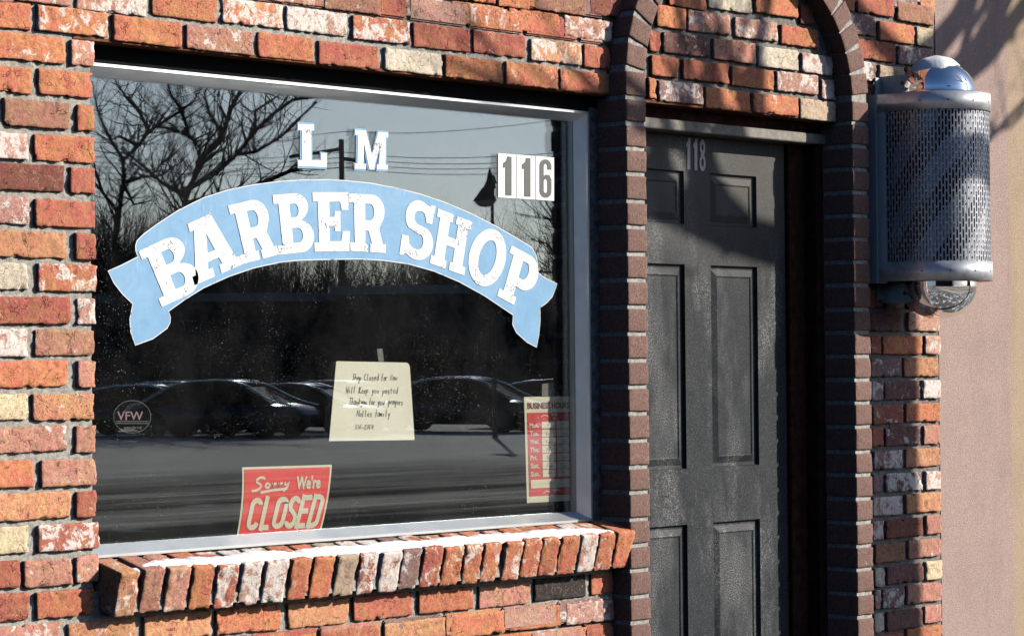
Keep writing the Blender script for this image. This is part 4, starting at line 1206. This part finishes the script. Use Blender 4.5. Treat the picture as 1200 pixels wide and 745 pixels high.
# cap plates, domes
mxc = bx
def dome_prof(r, z, h, sgn, n=16):
    return [(r * math.cos(R(90 * i / n)) + (.0005 if i == n else 0), z + sgn * h * math.sin(R(90 * i / n))) for i in range(n + 1)]
Rd = 4.45 * IN
dome1 = MB().lathe([(Rd * .9, zb1b - .02), (Rd + .005, zb1b - .02), (Rd + .005, zb1b + .004), (Rd + .001, zb1b + .007)] + dome_prof(Rd, zb1b + .010, .098, 1, 20), bx, by, 64).build('top_dome', M['chrome'], pole, True)
autosmooth(dome1, 50)
dome0 = MB().lathe([(Rd * .9, zb0a + .015), (Rd, zb0a + .015), (Rd, zb0a - .012)] + dome_prof(Rd, zb0a - .014, .098, -1, 20), bx, by, 64).build('bottom_dome', M['chrome'], pole, True)
autosmooth(dome0, 50)
pl = MB()
for z in (zb1b - .022, zb0a + .010):
    pts = ushape(Rc); n = len(pts); MB().add([(x, y, z) for x, y in pts], [tuple(range(n))]).build('cap_plate', M['cage'], pole)
# brackets
for (z0, z1) in ((zb1b - .01, zb1b + .060), (zb0a - .062, zb0a - .001)):
    m = MB().box(bx - .100, bx - .094, -.105, -.002, z0, z1, bev=.001).box(bx - .125, bx - .094, -.007, -.001, z0 + .01, z1 - .004, bev=.001)
    m.build('bracket', M['bracket'], pole)
for zz in (zb0a - .034, zb1b + .035):
    MB().add([(bx - .1008, -.085 + .0065 * math.cos(t * math.pi / 6), zz + .0065 * math.sin(t * math.pi / 6)) for t in range(12)], [tuple(range(12))]).build('bolt_hole', M['black'], pole)
# snow cap
vs = []; fs = []; n = 36
for j in range(12):
    for k in range(n):
        t = 2 * math.pi * k / n; lim = .078 + .014 * noise.noise(Vector((math.cos(t) * 2, math.sin(t) * 2, 4)))
        r = lim * j / 11; dz = .098 * math.sqrt(max(0, 1 - ((r * math.cos(t) - .016) ** 2 + (r * math.sin(t)) ** 2) / Rd ** 2))
        h = .012 * (1 - (j / 11) ** 4) + .004 * noise.noise(Vector((r * math.cos(t) * 30, r * math.sin(t) * 30, 0))) * (1 - (j / 11) ** 2)
        vs.append((bx - .016 + r * math.cos(t), by - .0 + r * math.sin(t), zb1b + .0085 + dz + h))
for j in range(11):
    for k in range(n): fs.append((j * n + k, j * n + (k + 1) % n, (j + 1) * n + (k + 1) % n, (j + 1) * n + k))
o = mesh('snow', vs, fs, None, M['snow'], True); tag(o, 'cap of white snow sitting on the barber pole dome', 'snow')

# ------------------------------------------------------------------ ground
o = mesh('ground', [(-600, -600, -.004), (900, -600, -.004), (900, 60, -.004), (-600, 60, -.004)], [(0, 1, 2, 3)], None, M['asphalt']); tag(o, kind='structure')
o = MB().box(-40, 60, -3.2, .34, -.02, zSW).build('pavement', M['concrete']); tag(o, kind='structure')
o = MB().box(-40, 60, -3.35, -3.204, -.02, zSW + .004, bev=.01).build('kerb', M['concrete']); tag(o, kind='structure')

# ------------------------------------------------------------------ trees
def grow(mb, p, d, L, r, depth, rs, tips=None, spread=.6, upb=.12, nseg=4, minr=.004, kids=3):
    pts = [p.copy()]; q = p.copy(); dd = d.copy()
    for i in range(nseg):
        dd = (dd + Vector((rs.uniform(-.2, .2), rs.uniform(-.2, .2), rs.uniform(-.12, .2) + upb * .3))).normalized(); q = q + dd * L / nseg; pts.append(q.copy())
    rr = [r * (1 - .55 * i / nseg) for i in range(nseg + 1)]
    mb.tube(pts, rr, 7 if r > .03 else (5 if r > .012 else 4), caps=False)
    if depth == 0 or r < minr: return
    for k in range(kids + (1 if rs.random() < .4 else 0)):
        i = rs.randint(1, nseg) if k else nseg
        sd = Vector((rs.uniform(-1, 1), rs.uniform(-1, 1), rs.uniform(-.5, .8))).normalized()
        nd = (dd + sd * spread * (1.3 if i < nseg else .6) + Vector((0, 0, upb))).normalized()
        grow(mb, pts[i], nd, L * rs.uniform(.55, .8), rr[i] * rs.uniform(.55, .75), depth - 1, rs, tips, spread, upb, nseg, minr, kids)
def bare_tree(base, H, seed, label, limbs=None, depth=5, r0=.16, mat='far_bark', trunk_frac=.3, group=None, kids=3, minr=.004, spread=.75):
    rs = random.Random(seed); t = empty('bare_tree', base, label, 'tree', group)
    b = Vector(base); top = b + Vector((rs.uniform(-.1, .1) * H * .2, rs.uniform(-.1, .1) * H * .2, H * trunk_frac))
    MB().tube([b - Vector((0, 0, .1)), b + (top - b) * .5 + Vector((.03, .02, 0)), top], [r0 * 1.15, r0 * .95, r0 * .85], 12).build('trunk', M[mat], t, True)
    mb = MB()
    dirs = limbs or [Vector((math.cos(a), math.sin(a), rs.uniform(.6, 1.3))).normalized() for a in [rs.uniform(0, 6.28) + i * 1.3 for i in range(5)]]
    for d in dirs: grow(mb, top - Vector((0, 0, rs.uniform(0, .15) * H * trunk_frac)), Vector(d).normalized(), H * .28, r0 * .55, depth, rs, spread=spread, minr=minr, kids=kids)
    mb.build('crown', M[mat], t, True); return t

# street tree in front (out of the picture): its trunk and branches throw the shadows on the right
TD = 3.1
def on_sun(px, py, t, Y=0.0): return P(px, py, Y) + SUNV * t
tb = on_sun(1046, 600, TD); 
st = empty('street_tree', (tb.x, tb.y, zSW), 'bare street tree whose trunk and branches shade the right of the shopfront', 'tree')
wsun = lambda px, py, dt=0: on_sun(px, py, TD + dt)
axis_ = [Vector((tb.x, tb.y, zSW)), wsun(1046, 600), wsun(1047, 330), wsun(1052, 200), wsun(1066, 80)]
MB().tube(axis_, [.115, .100, .092, .085, .070], 14).build('trunk', M['bark'], st, True)
lb = MB(); rs = random.Random(5)
def limb(pts, r):
    q = [wsun(*p) if len(p) == 2 else wsun(p[0], p[1], p[2]) for p in pts]
    lb.tube(q, [.85 * (r[0] + (r[1] - r[0]) * i / (len(q) - 1)) for i in range(len(q))], 8, caps=False)
    for i in range(1, len(q)):
        d = (q[i] - q[i - 1]).normalized()
        if i >= 2: grow(lb, q[i], (d + Vector((rs.uniform(-.7, .7), rs.uniform(-.7, .7), .5))).normalized(), .5, r[1] * .5, 3, rs, nseg=3, minr=.003, kids=2)
limb([(1066, 80), (1100, 55), (1130, 20), (1150, -20), (1165, -80)], (.065, .045))
limb([(1066, 80), (1120, 90), (1150, 60), (1172, 20), (1200, -40)], (.075, .04))
limb([(1120, 90), (1140, 78), (1165, 60), (1210, 0), (1260, -60)], (.060, .035))
limb([(1052, 200), (1110, 180), (1160, 165), (1185, 140), (1230, 90)], (.02, .010))
limb([(1066, 80), (1030, 45), (1000, 10), (960, -40), (900, -100)], (.040, .03))
limb([(1047, 290), (985, 262), (930, 245), (880, 222), (840, 200), (800, 184), (770, 168), (720, 150)], (.066, .05))
limb([(880, 222), (860, 200), (845, 165), (838, 110), (828, 60), (815, 0), (810, -60)], (.032, .022))
limb([(845, 165), (810, 150), (786, 142), (760, 140)], (.016, .012))
limb([(930, 245), (905, 215), (888, 175), (880, 130), (884, 80)], (.075, .05))  # thick limb added to darken the upper door where the pole's shadow falls
limb([(1120, 90), (1135, 60), (1142, 30), (1160, 5), (1170, -30)], (.03, .02))
limb([(1150, 130), (1172, 150), (1190, 145), (1215, 120)], (.012, .008))
limb([(800, 184), (812, 140), (806, 90), (800, 50), (790, 0)], (.016, .010))
limb([(880, 290), (870, 288), (858, 282)], (.006, .004))
lb.build('crown', M['bark'], st, True)

# ---- what the window mirrors: far side of the street, looking towards the sun
def gz(px, dist): q = REF(px, 400, dist, GL); return Vector((q.x, q.y, 0))
sizes = lambda d: F_PX / d
# right vector of the mirrored view, to aim limbs
mr = Vector((math.cos(YAW), math.sin(YAW), 0))
def mdir(u, v, w_=0.0): return (mr * u + Vector((0, 0, 1)) * v + Vector((math.sin(YAW), -math.cos(YAW), 0)) * w_).normalized()
def traced_tree(px, dist, paths, label, seed, rbase=.10, group=None):
    rs = random.Random(seed); b = gz(px, dist); t = empty('bare_tree', b, label, 'tree', group)
    top = REF(*paths[0][0], dist, GL)
    MB().tube([b - Vector((0, 0, .1)), (b + top) / 2 + mr * .1, top], [rbase * 1.3, rbase * 1.1, rbase], 12).build('trunk', M['far_bark'], t, True)
    mb = MB()
    for pth in paths:
        dd0 = rs.uniform(-1.2, 1.2); q = []
        for i, (x, y) in enumerate(pth): q.append(REF(x, y, dist + dd0 * i / len(pth), GL))
        r0 = rbase * (.60 if len(pth) > 5 else .42)
        rr = [r0 * (1 - .68 * i / (len(q) - 1)) for i in range(len(q))]
        mb.tube(q, rr, 7, caps=False)
        for i in range(1, len(q)):
            d = (q[i] - q[i - 1]).normalized()
            for s in range(6):
                sd = mdir(rs.uniform(-1, 1), rs.uniform(-.3, 1), rs.uniform(-.4, .4))
                st_ = q[i - 1].lerp(q[i], rs.random())
                grow(mb, st_, (d * .5 + sd).normalized(), rs.uniform(.35, .8) * dist / 45, rr[i] * .45, 3, rs, spread=.9, upb=.15, nseg=3, minr=.010, kids=2)
    mb.build('crown', M['far_bark'], t, True); return t
traced_tree(214, 78, [[(214, 300), (215, 262), (218, 231), (231, 201), (235, 174), (221, 158), (215, 134), (201, 111), (194, 88), (188, 60)],
                      [(214, 300), (216, 240), (221, 221), (255, 201), (278, 181), (300, 154), (320, 134), (344, 117), (370, 114), (395, 104)],
                      [(231, 201), (243, 178), (262, 158), (270, 130), (283, 105), (300, 84), (315, 60)],
                      [(278, 181), (300, 178), (330, 160), (352, 138), (372, 120)],
                      [(218, 231), (190, 215), (178, 205), (190, 190), (204, 180)],
                      [(216, 240), (250, 232), (290, 222), (330, 205), (352, 196), (380, 198)],
                      [(262, 158), (245, 130), (240, 110), (246, 88)], [(300, 154), (300, 130), (330, 110)], [(221, 158), (205, 152), (183, 148), (165, 160)]],
            'large bare tree with knobbly branches reflected at the upper left of the window', 3, .17)
traced_tree(136, 84, [[(136, 330), (134, 285), (139, 250), (144, 215), (144, 188), (161, 171), (174, 154), (183, 148), (205, 134), (225, 120), (240, 98)],
                      [(144, 188), (130, 165), (118, 140), (112, 118), (108, 95)], [(174, 154), (161, 127), (148, 114), (138, 100), (128, 80)],
                      [(144, 215), (165, 208), (187, 206), (212, 190), (200, 170)], [(139, 250), (120, 225), (112, 200), (105, 170)], [(144, 215), (156, 240), (175, 236)], [(161, 171), (140, 160), (128, 165)]],
            'slimmer bare tree reflected beside the left jamb of the window', 8, .15)
traced_tree(665, 74, [[(668, 400), (664, 360), (660, 325), (652, 300), (640, 285), (622, 280)], [(660, 325), (650, 320), (636, 318), (620, 322)], [(664, 280), (650, 258), (630, 255), (604, 250)], [(652, 300), (655, 275), (648, 250), (640, 238)]],
            'bare tree reflected just below the number cards', 12, .10)

# far wood: many thin bare trees, reads as one dark mass
def far_wood():
    mb = MB(); rs = random.Random(22)
    for k in range(210):
        px = rs.uniform(20, 700); d = rs.uniform(95, 130); b = gz(px, d)
        prof = 8.8 if px < 230 else (7.6 if px < 590 else 5.4)
        H = prof * rs.uniform(.7, 1.05) + .8
        tr = b + Vector((0, 0, H * .35)); mb.tube([b, tr], [.16, .12], 5, caps=False)
        for j in range(6):
            a = rs.uniform(0, 6.28); grow(mb, tr - Vector((0, 0, rs.uniform(0, H * .2))), Vector((math.cos(a) * .5, math.sin(a) * .5, rs.uniform(.6, 1.2))).normalized(), H * .30, .07, 3, rs, spread=.8, upb=.15, nseg=3, minr=.01, kids=3)
    o = mb.build('far_wood', M['far_bark']); tag(o, 'dark mass of distant bare trees reflected behind the cars', 'trees', kind='stuff'); return o
far_wood()
# long low buildings behind the cars
M['darkwall'] = simple('dark brick of far building', (.07, .05, .045), .9, nscale=2, namp=.3)
M['roofedge'] = simple('pale roof edge', (.35, .34, .32), .8)
def far_building(pxa, pxb, dist, h, label, rows=1):
    a = gz(pxa, dist); b = gz(pxb, dist); d = (b - a); Ln = d.length; ang = math.atan2(d.y, d.x)
    t = empty('far_building', a, label, 'building', rz=ang)
    def put(mb, nm, mt):
        mb.v = [wm(t) @ v for v in mb.v]; return mb.build(nm, mt, t)
    put(MB().box(0, Ln, -8, 0, -.1, h), 'wall', M['darkwall'])
    put(MB().box(-.2, Ln + .2, -8.2, .25, h, h + .28), 'roof', M['roofedge'])
    x = 2.0
    while x < Ln - 3:
        put(MB().box(x, x + 1.8, -.0, .06, 1.0, 2.5), 'window', M['carglass']); x += 4.2
    return t
far_building(395, 760, 88, 4.0, 'low dark building with a flat pale roof edge reflected behind the cars on the right')
far_building(-40, 392, 92, 3.9, 'long dark building reflected behind the cars at the left')

# unseen building added across the street, left of the camera, to block sky fill
blocker_b = empty('sky_blocker_building', (-50, -24, 0), 'unseen dark building added across the street to block low sky light from the left', 'building')
MB().box(-50, 0, -36, -24, -.1, 10).build('wall', M['darkwall'], blocker_b)
MB().box(-50.3, .3, -36.3, -23.7, 10, 10.4).build('roof', M['darkwall'], blocker_b)
for i in range(10):
    MB().box(-48 + i * 4.8, -45.6 + i * 4.8, -24.0, -23.94, 1.2, 3.4).build('window', M['carglass'], blocker_b)
    MB().box(-48 + i * 4.8, -46.2 + i * 4.8, -24.0, -23.94, 5.6, 7.6).build('window', M['carglass'], blocker_b)

# utility pole, cables, street lamp
up_b = gz(402, 130); ztop = REF(402, 163, 130, GL).z
ut = empty('utility_pole', up_b, 'wooden utility pole with crossarms reflected between the letters L and M', 'utility pole')
MB().tube([up_b, Vector((up_b.x, up_b.y, ztop))], [.17, .12], 10).build('post', M['pole_wood'], ut)
for (xa, ya, xb, yb) in ((340, 184, 402, 174), (402, 186, 416, 188)):
    MB().tube([REF(xa, ya, 130, GL), REF(xb, yb, 130, GL)], .09, 6).build('crossarm', M['pole_wood'], ut)
CL = ['highest overhead cable, steepest, rising to the right across the reflected sky', 'uppermost of the four level cables reflected right of the letter M', 'second of the four level cables from the top', 'third of the four level cables from the top', 'lowest of the four level cables reflected above the banner']
for (ya, yb, yl), cl_ in zip(((148, 120, 160), (172, 165, 175), (178, 174, 181), (184, 180, 186), (190, 187, 193)), CL):
    a = REF(402, ya + 6, 130, GL); b = REF(760, yb, 120, GL); c = REF(20, yl, 140, GL); pts = []
    for (p, q) in ((c, a), (a, b)):
        for i in range(13):
            t = i / 12; v = p.lerp(q, t); v.z -= .5 * 4 * t * (1 - t); pts.append(v)
    o = MB().tube(pts, .016, 4).build('overhead_cable', M['wire']); tag(o, cl_, 'cable', 'overhead cables')
lb_ = gz(579, 62); lz = REF(575, 200, 62, GL).z
lamp = empty('street_lamp', lb_, 'ornamental street lamp with a hanging bell shade reflected left of the number cards', 'street lamp')
MB().tube([lb_, Vector((lb_.x, lb_.y, lz * .5)), Vector((lb_.x, lb_.y, REF(581, 214, 62, GL).z))], [.07, .045, .035], 10).build('post', M['wire'], lamp)
hp = REF(573, 240, 62, GL)
MB().tube([REF(581, 216, 62, GL), REF(578, 207, 62, GL), REF(574, 206, 62, GL), REF(571, 214, 62, GL), REF(570, 220, 62, GL)], .03, 8).build('arm', M['wire'], lamp)
MB().lathe([(.001, lz + .08), (.04, lz - .05), (.07, lz - .22), (.15, lz - .40), (.07, lz - .46)], REF(574, 205, 62, GL).x, REF(574, 205, 62, GL).y, 16).build('finial', M['wire'], lamp, True)
q = REF(569, 228, 62, GL)
MB().lathe([(.03, q.z + .18), (.10, q.z + .12), (.19, q.z - .02), (.28, q.z - .13), (.27, q.z - .15)], q.x, q.y, 20).build('shade', M['wire'], lamp, True)
M['globe'] = simple('frosted lamp globe', (.35, .35, .33), .3)
MB().lathe([(.26, q.z - .15), (.20, q.z - .23), (.11, q.z - .275), (.001, q.z - .29)], q.x, q.y, 20).build('globe', M['globe'], lamp, True)

# cars
def car_paint(name, c):
    m, nt, b = newmat(name); b.inputs['Base Color'].default_value = c + (1,); b.inputs['Metallic'].default_value = .3; b.inputs['Roughness'].default_value = .28
    b.inputs['Coat Weight'].default_value = .35; b.inputs['Coat Roughness'].default_value = .11
    nt.links.new(mix(nt, noi(nt, objvec(nt), 40, 3), tuple(x * .85 for x in c), tuple(min(1, x * 1.15) for x in c)), b.inputs['Base Color']); return m
paints = [car_paint('dark car paint', (.02, .022, .026)), car_paint('grey car paint', (.06, .065, .07)), car_paint('maroon car paint', (.06, .012, .012))]
def make_car(loc, ang, paint, label, h=1.45):
    t = empty('parked_car', loc, label, 'car', 'cars parked in a row across the street', rz=ang)
    W = wm(t)
    k = h / 1.45
    # body loft: sections along x, (half width, z) rings
    low = [(-2.25, .45, .62, .70), (-2.2, .30, .74, .80), (-1.7, .22, .86, .88), (-1.0, .20, .89, .90), (0, .20, .90, .90), (1.0, .20, .89, .90), (1.6, .22, .86, .88), (2.1, .28, .78, .80), (2.25, .42, .60, .68)]
    vs = []; fs = []; ring = 10
    for (x, zb, zt, hw) in low:
        zt *= k * 1.02
        for (y, z) in ((-hw * .9, zb), (-hw, zb + .12), (-hw, zt - .18), (-hw * .93, zt - .04), (-hw * .6, zt), (hw * .6, zt), (hw * .93, zt - .04), (hw, zt - .18), (hw, zb + .12), (hw * .9, zb)): vs.append((x, y, z))
    for i in range(len(low) - 1):
        for j in range(ring): fs.append((i * ring + j, i * ring + (j + 1) % ring, (i + 1) * ring + (j + 1) % ring, (i + 1) * ring + j))
    fs += [tuple(range(ring)), tuple(range((len(low) - 1) * ring, len(low) * ring))]
    mb = MB(); mb.add([W @ Vector(v) for v in vs], fs); autosmooth(mb.build('body', paint, t), 50)
    # cabin: glass band and roof
    gp = [(-1.75, .86), (-1.0, 1.33), (-.5, 1.42), (.3, 1.44), (.75, 1.36), (1.55, .88)]
    mb = MB(); vs = []; n = len(gp)
    for s in (-1, 1):
        for (x, z) in gp: vs.append((x, s * (.86 - .26 * (z - .86) / .58 * .8), z * k))
    fs = [tuple(range(n)), tuple(range(2 * n - 1, n - 1, -1))] + [(i, i + 1, n + i + 1, n + i) for i in range(n - 1)]
    mb.add([W @ Vector(v) for v in vs], fs); mb.build('window', M['carglass'], t)
    rp = [(-1.80, .87), (-1.02, 1.345), (-.5, 1.44), (.3, 1.46), (.78, 1.38), (1.62, .885)]
    mb = MB(); vs = []; fs = []
    for (x, z) in rp:
        hw = .87 - .26 * (z - .86) / .58 * .8
        for (y, dz) in ((-hw - .01, -.05), (-hw + .02, .0), (-hw * .5, .018), (0, .025), (hw * .5, .018), (hw - .02, 0), (hw + .01, -.05)): vs.append((x, y, (z + dz) * k))
    for i in range(1, len(rp) - 2):
        for j in range(6): fs.append((i * 7 + j, i * 7 + j + 1, (i + 1) * 7 + j + 1, (i + 1) * 7 + j))
    for i in (0, len(rp) - 2):
        for j in (0, 5): fs.append((i * 7 + j, i * 7 + j + 1, (i + 1) * 7 + j + 1, (i + 1) * 7 + j))
    mb.add([W @ Vector(v) for v in vs], fs); o = mb.build('roof', paint, t, True); md = o.modifiers.new('s', 'SOLIDIFY'); md.thickness = .02
    for sg in (-1, 1):  # chrome rails added from hood to trunk to draw the roofline highlight
        tr_ = [(-2.18, .70), (-1.98, .84), (-1.72, .93), (-1.35, 1.16), (-1.0, 1.36), (-.5, 1.45), (.1, 1.475), (.5, 1.44), (.95, 1.30), (1.35, 1.05), (1.65, .92), (2.1, .82)]
        mb = MB(); mb.tube([W @ Vector((x, sg * (.80 - .22 * max(0, z - .9) / .55), (z + .012) * k)) for x, z in tr_], .026, 8); mb.build('glint_rail', M['glint_trim'], t, True)
    for (x, y) in ((-1.4, -.82), (-1.4, .82), (1.4, -.82), (1.4, .82)):
        mb = MB(); mb.tube([W @ Vector((x, y - .1, .32)), W @ Vector((x, y + .1, .32))], .32, 20); wh = mb.build('wheel', M['tyre'], t)
        s = 1 if y > 0 else -1
        mb = MB(); mb.tube([W @ Vector((x, y + s * .09, .32)), W @ Vector((x, y + s * .108, .32))], .2, 16); mb.build('rim', M['rim'], wh)
    for y in (-.6, .6):
        mb = MB(); mb.tube([W @ Vector((-2.12, y, .62)), W @ Vector((-2.26, y, .60))], [.12, .08], 10); mb.build('headlight', M['headlight'], t)
    return t
back = math.atan2(mr.y, mr.x)
cars = [(168, 66, 0, 'dark car reflected furthest left above the round sticker'), (205, 70, 1, 'second dark car from the left in the reflected row'),
        (262, 64, 0, 'dark car with a long arched roof reflected left of the note'), (345, 66, 2, 'dark car reflected directly beside the left edge of the note'),
        (395, 70, 1, 'dark car reflected mostly behind the note'), (540, 68, 0, 'dark car reflected right of the note'), (650, 72, 1, 'dark car reflected behind the business hours card')]
for i, (px, d, pi, lab) in enumerate(cars):
    make_car(gz(px, d), back + .32 + random.uniform(-.05, .05), paints[pi], lab, h=1.22 + .05 * (i % 3))
for o in SC.objects:
    if o.type == 'MESH' and o.name.startswith(('floor',)): pass
bpy.context.view_layer.update()
